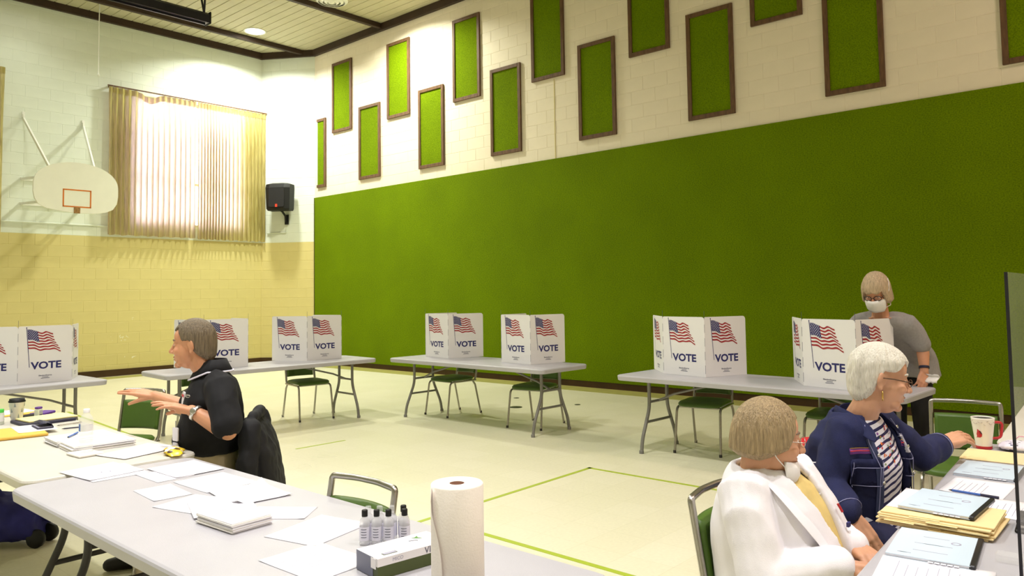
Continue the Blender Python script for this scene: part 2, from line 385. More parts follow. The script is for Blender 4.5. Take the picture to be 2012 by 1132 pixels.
# beams and top trim
n = 1
for y in (14.83, 12.2, 9.57, 6.94, 4.31, 1.68, -0.95, -3.58):
    o = MB().box(((XB+XG)/2, y, ZC-0.055), (XG-XB, 0.09, 0.10), bev=0.006).build('ceiling_beam', 'beam_brown', ceiling)
o = MB().box(((XB+CH0[0])/2, YL-0.035, ZC-0.065), (CH0[0]-XB, 0.07, 0.15), bev=0.005).build('trim_1', 'beam_brown'); tag(o, kind='structure')
o = MB().box((XG-0.035, (YB+CH1[1])/2, ZC-0.075), (0.07, CH1[1]-YB, 0.15), bev=0.005).build('trim_2', 'beam_brown'); tag(o, kind='structure')
m2 = (Vector((*CH0, 0))+Vector((*CH1, 0)))/2+cn*0.035
o = MB().box((m2.x, m2.y, ZC-0.07), (cl_+0.05, 0.07, 0.15), rz=ca, bev=0.005).build('trim_3', 'beam_brown'); tag(o, kind='structure')

# ---- recessed lamps
mat('lamp_lens', rgb(255, 252, 240), rough=0.4, emit=((1.0, 0.97, 0.88), 14.0))
lens_m = MB().lathe([(0.185, 0.0), (0.185, -0.004), (0.001, -0.006)], 28).mesh('lens', 'lamp_lens')
ring_m = MB().lathe([(0.185, 0.0), (0.23, 0.0), (0.228, -0.012), (0.19, -0.014), (0.185, 0.0)], 28, cap=False).mesh('trim_ring', 'white_metal')
for i, (x, y, f, c, spr) in enumerate(LAMPS):
    lab = 'round recessed ceiling lamp glowing white beside the dark beam' if i == 0 else 'unseen round recessed ceiling lamp elsewhere on the plank ceiling'
    t = thing('ceiling_lamp', lab, 'ceiling lamp', (x, y, ZC-0.002), 0, 'recessed ceiling lamps')
    link('lens', lens_m, t); link('trim_ring', ring_m, t)
    ld = bpy.data.lights.new('lamp_light', 'AREA'); ld.shape = 'DISK'; ld.size = 0.34; ld.energy = LAMP_W*f; ld.color = c; ld.spread = math.radians(spr)
    lo = bpy.data.objects.new('lamp_light', ld); COL.objects.link(lo); lo.parent = t; lo.location = (0, 0, -0.016)
# round air diffuser near the second beam
t = thing('air_diffuser', 'round white louvred air diffuser on the ceiling by a dark beam', 'air vent', (8.32, 11.86, ZC-0.002))
for k, r in enumerate((0.30, 0.22, 0.14, 0.06)):
    MB().lathe([(r, -0.015-0.012*k), (r-0.05, -0.045-0.012*k), (r-0.053, -0.042-0.012*k), (r-0.006, -0.008-0.012*k), (r, -0.015-0.012*k)], 28, cap=False).build('louvre_ring', 'white_metal', t)
MB().lathe([(0.30, 0.0), (0.30, -0.015), (0.001, -0.015)], 28).build('back_plate', 'white_metal', t)

# ---- green carpet wall covering
t = thing('carpet_wall_covering', 'olive green carpet covering the lower part of the long wall', 'wall carpet', (XG, 0, 0))
for (a, b) in ((14.58, 5.90), (5.8985, -1.2), (-1.2015, YB+0.1)):
    MB().box((-0.022, (a+b)/2, (0.10+3.69)/2), (0.03, a-b, 3.59)).build('carpet_sheet', 'carpet_green', t)
MB().box((-0.022, 14.592, 1.9), (0.036, 0.018, 3.58)).build('edge_strip', 'brown_wood', t)

# ---- framed carpet panels, two staggered rows
def framed(yl, zb, group, label, w=0.70, h=1.545, half=False):
    t = thing('framed_panel', label, 'wall panel', (XG-0.007, yl, zb), 0, group)
    fw = 0.062; d = 0.034
    MB().box((-0.008, -w/2, h/2), (0.014, w-0.03, h-0.03)).build('carpet_inset', 'carpet_green', t)
    if not half: MB().box((-d/2, -fw/2, h/2), (d, fw, h), bev=0.003).build('frame_stile', 'frame_wood', t)
    MB().box((-d/2, -w+fw/2, h/2), (d, fw, h), bev=0.003).build('frame_stile', 'frame_wood', t)
    x0 = 0 if half else fw
    for z in (fw/2, h-fw/2): MB().box((-d/2, -(x0+w-fw)/2, z), (d, w-fw-x0, fw), bev=0.003).build('frame_rail', 'frame_wood', t)
    return t
LO = [12.97, 11.075, 9.15, 7.21, 5.265, 3.34, 1.43]; UP = [13.92, 12.03, 10.10, 8.185, 6.24, 4.295]
ORD = ['first', 'second', 'third', 'fourth', 'fifth', 'sixth', 'seventh']
for k, y in enumerate(LO): framed(y, 3.915, 'framed panels in the lower row', 'full-width green framed panel, '+ORD[k]+' from the corner in the lower row', 0.71)
for k, y in enumerate(UP): framed(y, 5.05, 'framed panels in the upper row', 'green framed carpet panel, '+ORD[k]+' from the corner in the upper row', 0.70)
framed(14.50, 3.905, None, 'narrow cut-off green framed panel beside the wall corner', 0.33, 1.545, True)

# ---- window and curtains
mat('glass', (1, 1, 1, 1), rough=0.02, trans=1.0, spec=0.3)
mat('win_frame', rgb(210, 208, 200), rough=0.4, metal=0.3)
w = MB(); cxw, czw = (WX0+WX1)/2, (WZ0+WZ1)/2
for (x, z, sx, sz) in ((WX0+0.03, czw, 0.06, WZ1-WZ0), (WX1-0.03, czw, 0.06, WZ1-WZ0), (cxw, WZ0+0.03, WX1-WX0, 0.06), (cxw, WZ1-0.03, WX1-WX0, 0.06), (7.07, czw, 0.05, WZ1-WZ0), (7.87, czw, 0.05, WZ1-WZ0), (cxw, 3.9, WX1-WX0, 0.05)):
    w.box((x, YL+0.1, z), (sx, 0.06, sz))
win = w.build('window_1', 'win_frame'); tag(win, kind='structure')
for x0, x1 in ((WX0+0.06, 7.045), (7.095, 7.845), (7.895, WX1-0.06)):
    for z0, z1 in ((WZ0+0.06, 3.875), (3.925, WZ1-0.06)):
        MB().box(((x0+x1)/2, YL+0.1, (z0+z1)/2), (x1-x0, 0.006, z1-z0)).build('pane', 'glass', win)
def curtain_mat():
    m = bpy.data.materials.new('curtain_cloth'); m.use_nodes = True; N = m.node_tree.nodes; L = m.node_tree.links
    N.remove(N['Principled BSDF']); out = N['Material Output']
    d = N.new('ShaderNodeBsdfDiffuse'); d.inputs['Color'].default_value = rgb(196, 178, 106)
    tr = N.new('ShaderNodeBsdfTranslucent'); tr.inputs['Color'].default_value = rgb(246, 220, 226)
    ms = N.new('ShaderNodeMixShader'); ms.inputs[0].default_value = 0.38
    tc = N.new('ShaderNodeTexCoord'); n = N.new('ShaderNodeTexNoise'); n.inputs['Scale'].default_value = 9; mp = N.new('ShaderNodeMapping'); mp.inputs['Scale'].default_value = (6, 6, 0.4)
    L.new(tc.outputs['Object'], mp.inputs[0]); L.new(mp.outputs[0], n.inputs['Vector'])
    r = N.new('ShaderNodeValToRGB'); r.color_ramp.elements[0].color = rgb(158, 152, 66); r.color_ramp.elements[1].color = rgb(204, 198, 120); r.color_ramp.elements[0].position = 0.35; r.color_ramp.elements[1].position = 0.65
    L.new(n.outputs['Fac'], r.inputs[0]); L.new(r.outputs[0], d.inputs['Color'])
    L.new(d.outputs[0], ms.inputs[1]); L.new(tr.outputs[0], ms.inputs[2]); L.new(ms.outputs[0], out.inputs['Surface']); MATS['curtain_cloth'] = m
curtain_mat()
def curtain(x0, x1, ztop, zbot, label, sag=None, seed=0, pleat=0.105, group=None):
    rnd = random.Random(seed); t = thing('curtain', label, 'curtain', (0, 0, 0), 0, group)
    n = int((x1-x0)/0.0085); nz = 26; rings = []
    ph = []; p = 0.0
    for i in range(n+1):
        ph.append(p); p += 2*PI/(n*pleat/(x1-x0))*(1+0.55*mnoise.noise(Vector((i*0.013, seed*3.1, 0))))
    g = []
    for k in range(nz+1):
        tz = k/nz; z = ztop+(zbot-ztop)*tz; row = []
        for i in range(n+1):
            x = x0+(x1-x0)*i/n
            amp = 0.014+0.040*min(1, tz*3.5)*(0.65+0.5*mnoise.noise(Vector((i*0.02, seed, tz*0.8))))
            s = math.sin(ph[i]+0.5*mnoise.noise(Vector((i*0.01, tz*1.2, seed+9)))*tz)
            y = YL-0.115-amp*(s if s > 0 else s*0.9)-0.02*tz*mnoise.noise(Vector((i*0.006, tz, seed+4)))
            zz = z
            if sag:
                q = 1-min(1, abs((x-sag[0])/sag[1])); zz -= sag[2]*(q*q*(3-2*q))*max(0, 1-tz*4)
            if k == nz: zz += 0.010*math.sin(ph[i]*0.5+seed)
            dx = 0.018*math.cos(ph[i])*min(1, tz*3)
            row.append(Vector((x+dx, y, zz)))
        g.append(row)
    body = MB(); body.loft(g, 0, True, False, False); body.build('cloth', 'curtain_cloth', t)
    # pleated heading tape: a second thickness along the top edge
    hd = MB(); top = []
    for k in range(4):
        row = []
        for i in range(n+1):
            p_ = g[0][i].copy(); q = g[min(3, nz)][i]; f = k/3; z = p_.z+(0.0 if k == 0 else -0.115*f)
            row.append(Vector((p_.x, p_.y-0.010-0.006*math.sin(ph[i]), z)))
        top.append(row)
    hd.loft(top, 0, True, False, False); hd.build('heading', 'curtain_cloth', t)
    return t
curtain(5.76, 7.515, 5.645, 2.745, 'olive curtain with a sagging top corner beside the basketball backboard', (6.55, 0.28, 0.10), 3, 0.115)
curtain(7.545, 9.15, 5.645, 2.735, 'olive pleated curtain beside the black wall speaker', None, 8, 0.085)
curtain(1.6, 4.02, 5.645, 2.70, 'olive curtain at the far side of the backboard from the window', None, 5, 0.11)
t = thing('curtain_rail', 'thin brown rail carrying the olive window curtains', 'curtain rail', (0, 0, 0))
MB().box((7.45, YL-0.12, 5.665), (3.42, 0.03, 0.022)).build('rail', 'frame_wood', t)
for x in (5.80, 7.45, 9.1): MB().box((x, YL-0.055, 5.665), (0.03, 0.11, 0.03)).build('bracket', 'frame_wood', t)

# ---- wall conduit
def pipe(name, pts, r, m, label, cat):
    o = MB().tube(fillet(pts, 0.03), r, 8).build(name, m); return tag(o, label, cat)
pipe('conduit', [(XB+0.2, YL-0.022, 2.91), (5.80, YL-0.022, 2.91)], 0.013, 'paint_white', 'thin white conduit running along the wall below the backboard', 'pipe')
p1 = Vector((*CH0, 0))-cu*0.62+cn*0.02
pipe('conduit', [tuple(Vector((*CH0, 2.93))-cu*0.16+cn*0.02), (p1.x, p1.y, 2.93), (p1.x, p1.y, 3.05)], 0.011, 'paint_white', 'short white conduit below the black wall speaker', 'pipe')

# ---- basketball backboard
mat('board_white', rgb(246, 246, 236), rough=0.35, var=0.02, vscale=4)
mat('orange_paint', rgb(214, 120, 40), rough=0.5)
mat('rust', rgb(160, 120, 70), rough=0.6, var=0.35, vscale=30)
bY = 14.60
t = thing('basketball_backboard', 'white fan-shaped basketball backboard braced off the wall', 'backboard', (4.89, bY, 3.45))
outl = []
for k in range(41):     # fan outline: flat-ish bottom, arched top
    a = PI*k/40; outl.append((0.685*math.cos(a)*(1.0 if k not in (0, 40) else 1), 0.02+0.44*math.sin(a)**0.85))
low = [(-0.685, -0.10), (-0.66, -0.22), (-0.60, -0.315), (-0.48, -0.375), (-0.30, -0.405), (0, -0.435), (0.30, -0.425), (0.48, -0.395), (0.60, -0.335), (0.665, -0.23), (0.685, -0.10)]
poly = outl+low
mxb = Matrix.Rotation(PI/2, 4, 'X')
MB().prism([(x, z) for x, z in poly], -0.02, 0.02, 0, mx=mxb).build('board', 'board_white', t)
fr = MB(); fz0, fz1, fx = -0.325, -0.03, 0.22
for (x, z, sx, sz) in ((-fx, (fz0+fz1)/2, 0.022, fz1-fz0), (fx, (fz0+fz1)/2, 0.022, fz1-fz0), (0, fz0, 2*fx+0.022, 0.022), (0, fz1, 2*fx+0.022, 0.022)):
    fr.box((x, -0.0215, z), (sx, 0.003, sz))
fr.build('target_rectangle', 'orange_paint', t)
mnt = MB(); mnt.box((0.0, -0.026, -0.385), (0.10, 0.012, 0.11), bev=0.003)
for sx in (-1, 1):
    for sz in (-1, 1): mnt.box((sx*0.032, -0.034, -0.385+sz*0.035), (0.016, 0.008, 0.016))
mnt.build('rim_mount', 'rust', t)
wy = YL-bY-0.015
for sx, (wx) in ((-1, -0.545), (1, 0.455)):
    s = MB(); s.tube([(wx, wy, 1.42), (wx, wy-0.012, 1.34), (wx*0.72, 0.05, 0.28)], 0.038, 4, ry=0.02, smooth=False); s.box((wx, wy, 1.42), (0.045, 0.012, 0.10)); s.build('brace', 'white_metal', t)
    for wz, bz in ((0.24, 0.19), (-0.21, -0.24)):
        s = MB(); s.tube([(wx, wy, wz), (wx*0.72, 0.03, bz)], 0.030, 4, smooth=False); s.build('brace', 'white_metal', t)
for bz in (0.19, -0.24): MB().box((-0.02, 0.04, bz), (0.9, 0.04, 0.05)).build('cross_rail', 'white_metal', t)
for wz in (0.24, -0.21): MB().box((-0.045, wy, wz), (1.05, 0.03, 0.05)).build('wall_rail', 'white_metal', t)

# ---- speaker on the chamfer
mat('black_plastic', rgb(12, 12, 13), rough=0.55, bump=0.15, bscale=200)
mat('black_mesh', rgb(14, 13, 14), rough=0.7, bump=0.5, bscale=420)
mat('red_badge', rgb(226, 70, 50), rough=0.4)
sp = Vector((*CH0, 0))-cu*0.58+cn*0.02
t = thing('wall_speaker', 'black loudspeaker on a wall bracket beside the window curtain', 'speaker', (sp.x, sp.y, 3.10), math.atan2(cn.y, cn.x)+PI/2)
# local: -y is out from the wall
secs = []
for (z, wdt, dp, yo) in ((0.30, 0.25, 0.26, 0), (0.34, 0.27, 0.29, 0), (0.80, 0.285, 0.31, 0), (0.885, 0.28, 0.28, 0), (0.905, 0.20, 0.24, 0)):
    secs.append([(-wdt, -0.12, z), (wdt, -0.12, z), (wdt*1.0, -0.12-dp*0.8, z), (wdt*0.6, -0.12-dp, z), (-wdt*0.6, -0.12-dp, z), (-wdt, -0.12-dp*0.8, z)])
MB().loft([[Vector(p) for p in r][::-1] for r in secs], 0, False).build('cabinet', 'black_plastic', t)
MB().prism(rrect(0.36, 0.42, 0.03), -0.004, 0.004, mx=Matrix.Translation((0, -0.428, 0.58)) @ Matrix.Rotation(PI/2, 4, 'X')).build('grille', 'black_mesh', t)
MB().box((0.0, -0.436, 0.40), (0.05, 0.006, 0.065)).build('badge', 'red_badge', t)
br = MB(); br.tube([(0.04, -0.03, 0.06), (0.04, -0.06, 0.2), (0.03, -0.2, 0.29), (0.0, -0.25, 0.32)], 0.025, 8); br.box((0.05, -0.012, 0.12), (0.09, 0.02, 0.22)); br.build('bracket', 'black_plastic', t)

# ---- hanging screen housing and pull cord
mat('black_metal', rgb(42, 40, 50), rough=0.38, metal=0.55, var=0.1, vscale=3)
t = thing('projection_screen', 'long black projection screen housing hung from the ceiling', 'projection screen', (4.2, 13.05, 6.52))
hs = MB(); L_ = 2.28
prof = [(-0.10, -0.09), (0.09, -0.09), (0.10, -0.05), (0.10, 0.06), (0.06, 0.10), (-0.05, 0.10), (-0.10, 0.05)]
hs.prism([(a, b) for a, b in prof], -L_, L_, 0, mx=Matrix(((0, 0, 1, 0), (1, 0, 0, 0), (0, 1, 0, 0), (0, 0, 0, 1)))); hs.build('housing', 'black_metal', t)
MB().box((0, 0, -0.105), (2*L_-0.1, 0.04, 0.028)).build('bottom_bar', 'black_metal', t)
MB().box((L_+0.012, 0, 0.005), (0.03, 0.22, 0.22), bev=0.01).build('end_cap', 'black_plastic', t)
MB().box((L_+0.03, -0.03, 0.03), (0.004, 0.06, 0.025)).build('maker_plate', 'white_metal', t)
for s_ in (-1, 1):
    b_ = MB(); X = L_-0.06 if s_ > 0 else -L_+0.3
    b_.tube([(X, 0.0, 0.09), (X-0.06, -0.18, 0.54)], 0.02, 6); b_.tube([(X, 0.0, 0.09), (X-0.02, 0.12, 0.54)], 0.02, 6); b_.tube([(X-0.045, -0.14, 0.43), (X-0.015, 0.09, 0.43)], 0.012, 6); b_.build('hanger', 'black_metal', t)
t = thing('pull_cord', 'thin white pull cord with a small bob hanging from the ceiling', 'cord', (5.357, 15.0, 0))
MB().tube([(0, 0, ZC-0.012), (0, 0, 5.68)], 0.009, 6).build('cord', 'white_metal', t)
MB().lathe([(0.004, 0.07), (0.014, 0.05), (0.022, 0.02), (0.016, 0.0), (0.002, -0.006)], 12, (0, 0, 5.64)).build('bob', 'white_metal', t)
# ================================================================== TABLES
TZ = 0.715
mat('table_grey', rgb(180, 178, 184), rough=0.42, var=0.03, vscale=5, bump=0.1, bscale=300)
mat('table_beige', rgb(204, 200, 190), rough=0.42, var=0.03, vscale=5, bump=0.1, bscale=300)
mat('table_white', rgb(222, 218, 208), rough=0.42, var=0.02, vscale=5)
mat('tube_grey', rgb(132, 130, 126), rough=0.4, metal=0.35)
mat('tube_dark', rgb(60, 58, 56), rough=0.45, metal=0.3)
def top_mesh(L, Wd, m, r=0.07):
    a = MB(); rings = []
    for (ins, z) in ((0.012, TZ-0.050), (0.004, TZ-0.046), (0.0, TZ-0.012), (0.004, TZ-0.004), (0.012, TZ)):
        rings.append([Vector((x, y, z)) for x, y in rrect(L-2*ins, Wd-2*ins, r-ins*0.5, 6)])
    a.loft(rings, 0, False); return a.mesh('tabletop', m)
def leg_mesh(sx, sy, m, lx):
    a = MB(); x = sx*lx
    a.tube(fillet([(x, sy*0.15, TZ-0.052), (x, sy*0.15, 0.40), (x, sy*0.275, 0.13), (x, sy*0.295, 0.012)], 0.07, 6), 0.0165, 10)
    a.lathe([(0.021, 0), (0.021, 0.025), (0.017, 0.03)], 10, (x, sy*0.2955, 0)); return a.mesh('leg', m)
def make_table(name, label, L=2.54, Wd=0.78, top='table_grey', tube='tube_grey', group=None):
    t = thing(name, label, 'table', group=group); lx = L/2-0.22
    link('tabletop', top_mesh(L, Wd, top), t)
    for sx in (-1, 1):
        for sy in (-1, 1): link('leg', leg_mesh(sx, sy, tube, lx), t)
        MB().tube([(sx*lx, -0.15, 0.455), (sx*lx, 0.15, 0.455)], 0.0125, 8).build('crossbar', tube, t)
        MB().tube([(sx*lx, -0.205, 0.275), (sx*lx, 0.205, 0.275)], 0.0125, 8).build('crossbar', tube, t)
        MB().tube([(sx*lx, 0, 0.455), (sx*(lx-0.18), 0, 0.53), (sx*(lx-0.66), 0, TZ-0.055)], 0.011, 8).build('folding_brace', tube, t)
        MB().box((sx*(lx-0.02), 0, TZ-0.06), (0.05, 0.42, 0.02)).build('leg_hinge', tube, t)
    MB().box((0, 0, TZ-0.058), (L-0.3, 0.05, 0.016)).build('underside_rib', top, t)
    return t
def place(t, x, y, rz): t.location = (x, y, 0); t.rotation_euler = (0, 0, rz); return t
tv = make_table('folding_table', 'grey folding table with one voting booth near the basketball wall', group='voting tables')
place(tv, 1.70, 8.30, math.radians(0.5))
def tcopy(src, lab, x, y, rz, group=None):
    c = copy_tree(src); c['label'] = lab
    if group: c['group'] = group
    return place(c, x, y, rz)
tcopy(tv, 'grey folding table with voting booths standing behind the man in black', 4.75, 8.06, math.radians(-4.3))
tcopy(tv, 'grey folding table with two voting booths in the middle of the green wall', 6.425, 6.21, math.radians(88.2))
tcopy(tv, 'grey folding table with voting booths where the woman in grey leans', 6.345, 2.80, math.radians(87.3))
tf2 = make_table('folding_table', 'grey folding table strewn with white sheets, sanitizer and a paper roll', tube='tube_dark', group='worker tables'); place(tf2, 1.40, 2.48, PI/2)
tf1 = make_table('folding_table', 'beige folding table with water bottle, cup and paper pile', top='table_beige', tube='tube_dark', group='worker tables'); place(tf1, 1.475, 5.07, PI/2)
tr1 = make_table('folding_table', 'grey folding table with blue binders before the seated women', tube='tube_dark', group='worker tables', L=2.45)
u_ = math.radians(3.4); c0 = Vector((4.44, 0.86, 0)); dx = Vector((math.cos(u_), math.sin(u_), 0)); dy = Vector((-math.sin(u_), math.cos(u_), 0)); cc = c0-dx*1.225-dy*0.39
place(tr1, cc.x, cc.y, u_)
tr2 = make_table('folding_table', 'white folding table beyond the cardinal mug', top='table_white', tube='tube_dark', group='worker tables')
c0 = Vector((4.50, 0.775, 0)); cc = c0+dx*1.27-dy*0.39; place(tr2, cc.x, cc.y, u_)

# ================================================================== CHAIRS
mat('chrome', rgb(176, 172, 166), rough=0.25, metal=0.95)
mat('vinyl_green', rgb(72, 100, 34), rough=0.42, var=0.06, vscale=5, bump=0.08, bscale=120)
def make_chair():
    t = thing('stacking_chair', 'x', 'chair')
    rings = []       # seat cushion
    for (ins, z) in ((0.03, 0.425), (0.004, 0.432), (0.0, 0.447), (0.012, 0.462), (0.05, 0.470), (0.12, 0.474)):
        rings.append([Vector((x, y+0.01, z-0.012*max(0, (y-0.1)/0.12)**2)) for x, y in rrect(0.42-2*ins, 0.44-2*ins, max(0.02, 0.09-ins*0.6), 5)])
    MB().loft(rings, 0, True).build('seat', 'vinyl_green', t)
    # backrest pad, gently curved (rises backwards)
    def bp(u, v, d):   # u across -1..1, v 0..1 up, d out of the pad (towards the sitter)
        z = 0.495+0.215*v; y = -0.222-0.055*(z-0.42)/0.37*1.0-0.030*(1-u*u); return Vector((u*0.168, y+d, z))
    # resample sides so the pad bends
    b2 = MB()
    def ring(ins, d):
        o = []; n = 12; w = 1-ins; h = 1-ins*1.4
        for i in range(n): o.append(bp(-w+2*w*i/n, 0.5-0.5*h, d))
        for i in range(6): o.append(bp(w, 0.5-0.5*h+h*i/6, d))
        for i in range(n): o.append(bp(w-2*w*i/n, 0.5+0.5*h, d))
        for i in range(6): o.append(bp(-w, 0.5+0.5*h-h*i/6, d))
        return o
    b2.loft([ring(0.05, -0.018), ring(0.0, -0.010), ring(0.0, 0.006), ring(0.03, 0.018), ring(0.12, 0.024)][::-1], 0, True, False)
    b2.loft([[bp(-0.88+1.76*i/12, 0.5-0.416+0.832*j/6, 0.024) for i in range(13)] for j in range(7)], 0, True, False, False)
    b2.loft([[bp(0.95-1.9*i/12, 0.5-0.465+0.93*j/6, -0.018) for i in range(13)] for j in range(7)], 0, True, False, False)
    b2.build('backrest', 'vinyl_green', t)
    # back frame: flat bright tube, inverted U with a bowed top
    pts = [(-0.188, -0.195, 0.41), (-0.186, -0.222, 0.45), (-0.186, -0.272, 0.75), (-0.186, -0.276, 0.775), (-0.16, -0.288, 0.78), (-0.06, -0.302, 0.782), (0.06, -0.302, 0.782), (0.16, -0.288, 0.78), (0.186, -0.276, 0.775), (0.186, -0.272, 0.75), (0.186, -0.222, 0.45), (0.188, -0.195, 0.41)]
    pts = [pts[0], pts[1], pts[2]]+fillet([pts[2], (-0.186, -0.278, 0.785), (-0.06, -0.303, 0.787), (0.06, -0.303, 0.787), (0.186, -0.278, 0.785), pts[9]], 0.03, 4)[1:-1]+[pts[9], pts[10], pts[11]]
    MB().tube(pts, 0.013, 8, ry=0.013).build('back_frame', 'chrome', t)
    for s in (-1, 1):
        MB().tube(fillet([(s*0.215, 0.265, 0.0), (s*0.203, 0.205, 0.415), (s*0.195, -0.215, 0.415)], 0.05, 6), 0.0115, 8).build('leg', 'chrome', t)
        MB().tube([(s*0.196, -0.16, 0.412), (s*0.198, -0.20, 0.36), (s*0.205, -0.285, 0.0)], 0.0115, 8).build('leg', 'chrome', t)
    for y in (0.17, -0.17): MB().tube([(-0.2, y, 0.415), (0.2, y, 0.415)], 0.010, 8).build('seat_rail', 'chrome', t)
    for (x, y) in ((-0.215, 0.266), (0.215, 0.266), (-0.205, -0.286), (0.205, -0.286)):
        MB().lathe([(0.014, 0), (0.014, 0.022), (0.012, 0.025)], 8, (x, y, 0)).build('foot_cap', 'tube_dark', t)
    return t
chair0 = make_chair(); chairs_used = [False]
def chair(x, y, face_deg, label, group='green vinyl stacking chairs'):
    # face_deg: direction the sitter looks, degrees from +X
    c = chair0 if not chairs_used[0] else copy_tree(chair0); chairs_used[0] = True
    c.location = (x, y, 0); c.rotation_euler = (0, 0, math.radians(face_deg-90)); c['label'] = label; c['group'] = group
    return c
chair(5.40, 8.21, 260, 'green vinyl chair under the booth table behind the man in black')
chair(4.12, 8.31, 262, 'green vinyl chair behind the seated man, at the same booth table')
chair(6.69, 6.98, 176, 'green vinyl chair at the corner end of the middle booth table')
chair(6.66, 5.60, 190, 'green vinyl chair at the other end of the middle booth table, nearer the leaning woman')
chair(6.61, 3.47, 189, 'green vinyl chair under the booth beside the woman in white')
chair(6.63, 2.28, 186, 'green vinyl chair under the booth table behind the woman in denim')
chair(1.95, 8.75, 268, 'green vinyl chair under the booth table nearest the backboard')
chair(2.31, 6.01, 206, 'empty green vinyl chair facing the beige table by the man')
chair(1.55, 2.40, 182, 'green vinyl chair pushed under the table of loose sheets')
chair(5.12, 1.04, 188, 'empty green vinyl chair behind the cardinal mug')
CH_MAN = chair(2.00, 4.11, 142, 'green vinyl chair with a black jacket, the man sits on it')
CH_WHITE = chair(2.57, 1.04, 270, 'green vinyl chair the woman in the white blazer sits on')
CH_DENIM = chair(3.28, 0.99, 266, 'green vinyl chair the woman in the denim jacket sits on')

# ================================================================== VOTING BOOTHS
mat('booth_white', rgb(236, 234, 236), rough=0.5)
mat('flag_red', rgb(160, 38, 48), rough=0.6); mat('flag_navy', rgb(44, 44, 106), rough=0.6); mat('flag_white', rgb(240, 238, 240), rough=0.6); mat('imprint', rgb(70, 70, 100), rough=0.6)
PWD, PHT = 0.47, 0.538
def panel_mesh():
    r = 0.03; pts = [(0.0, 0.0), (PWD, 0.0)]
    pts += [(PWD-r+r*math.cos(a), PHT-r+r*math.sin(a)) for a in [PI/2*k/5 for k in range(6)]]
    pts += [(r*0.6-r*0.6*math.sin(a), PHT-r*0.6+r*0.6*math.cos(a)) for a in [PI/2*k/5 for k in range(6)]]
    return MB().prism(pts, -0.004, 0.0).mesh('panel', 'booth_white')
def flag_mesh():
    a = MB()
    def P(s, t, z=0.0012):
        tl, bl, tr, br = (0.076, 0.508), (0.087, 0.325), (0.288, 0.462), (0.368, 0.292)
        x = (1-s)*((1-t)*tl[0]+t*bl[0])+s*((1-t)*tr[0]+t*br[0]); y = (1-s)*((1-t)*tl[1]+t*bl[1])+s*((1-t)*tr[1]+t*br[1])
        y += (0.009*math.sin(2*PI*(1.45*s+0.12*t)+0.4)+0.004*math.sin(2*PI*(3.1*s-0.3*t)))*min(1, s*3)
        x += 0.006*math.sin(2*PI*(t*1.2+0.3))*s
        return Vector((x, y, z))
    n = 22
    for k in range(0, 13, 2):
        t0, t1 = k/13, (k+1)/13; s0 = 0.40 if k < 7 else 0.0
        top = [P(s0+(1-s0)*i/n, t0+0.006*math.sin(i)) for i in range(n+1)]; bot = [P(s0+(1-s0)*i/n, t1) for i in range(n+1)]
        a.loft([bot, top], 0, False, False, False)
    top = [[P(0.40*i/8, 7/13*(1-j/6), 0.0010) for i in range(9)] for j in range(7)]
    a.loft(top, 1, False, False, False)
    for j in range(9):
        for i in range(6 if j % 2 == 0 else 5):
            s = (0.033 if j % 2 == 0 else 0.066)+i*0.066; t = (j+0.55)*7/13/9.3; c = P(s, t, 0.0018); r = 0.0042
            a.add([c+Vector((r*(1 if q % 2 == 0 else 0.45)*math.sin(PI*q/5), r*(1 if q % 2 == 0 else 0.45)*math.cos(PI*q/5), 0)) for q in range(10)][::-1], [tuple(range(10))], 2)
    # pole with a finial
    a.add([(0.066, 0.522, 0.0008), (0.072, 0.522, 0.0008), (0.101, 0.150, 0.0008), (0.096, 0.150, 0.0008)], [(3, 2, 1, 0)], 1)
    a.add([(0.069+0.005*math.cos(k*PI/4), 0.524+0.005*math.sin(k*PI/4), 0.001) for k in range(8)], [tuple(range(8))], 1)
    return a.mesh('flag_print', ['flag_red', 'flag_navy', 'flag_white'])
PM, FM = panel_mesh(), flag_mesh()
def fold_seam():
    a = MB()
    for k in range(5): a.box((0.0, 0.018+k*0.122+0.05, 0.0006), (0.0022, 0.075, 0.0012))
    return a.mesh('fold_perforation', 'imprint')
SEAM = fold_seam()
IMPR = MB().box((0, 0, 0), (1, 1, 0.0008)).mesh('imprint_line', 'imprint')
def booth(pts, label):
    # pts: four plan points, left to right as seen from the printed side
    c = Vector((*pts[1], TZ+0.001)); t = thing('voting_booth', label, 'voting booth', c, 0, 'cardboard voting booths')
    for i in range(3):
        p, q = Vector((*pts[i], 0)), Vector((*pts[i+1], 0)); d = (q-p).normalized(); nrm = Vector((d.y, -d.x, 0))
        if i == 0: p = q-d*PWD
        mx = Matrix((d, Vector((0, 0, 1)), nrm)).transposed().to_4x4()
        o = link('panel', PM, t); o.matrix_local = Matrix.Translation(p+Vector((0, 0, c.z))-c) @ mx
        link('flag_print', FM, o)
        text('vote_lettering', 'VOTE', 0.092, 'flag_navy', o, Matrix.Translation((0.243, 0.133, 0.0010)), 0.0030, 1.12)
        text('imprint_line', 'ElectionSource', 0.017, 'imprint', o, Matrix.Translation((0.235, 0.062, 0.0008)), 0.0004, 1.1)
        for (yy, ww) in ((0.052, 0.055), (0.041, 0.075)):
            q_ = link('imprint_line', IMPR, o); q_.matrix_local = Matrix.Translation((0.235, yy, 0.0006)) @ Matrix.Diagonal((ww, 0.004, 1, 1))
        if i > 0: link('fold_perforation', SEAM, o)
def pt(p, deg, l=PWD): return (p[0]+l*math.cos(math.radians(deg)), p[1]+l*math.sin(math.radians(deg)))
booth([(6.70, 4.07), (6.352, 3.755), (6.285, 3.289), pt((6.285, 3.289), -24)], 'voting booth on the leaning woman\'s table, beside its open end')
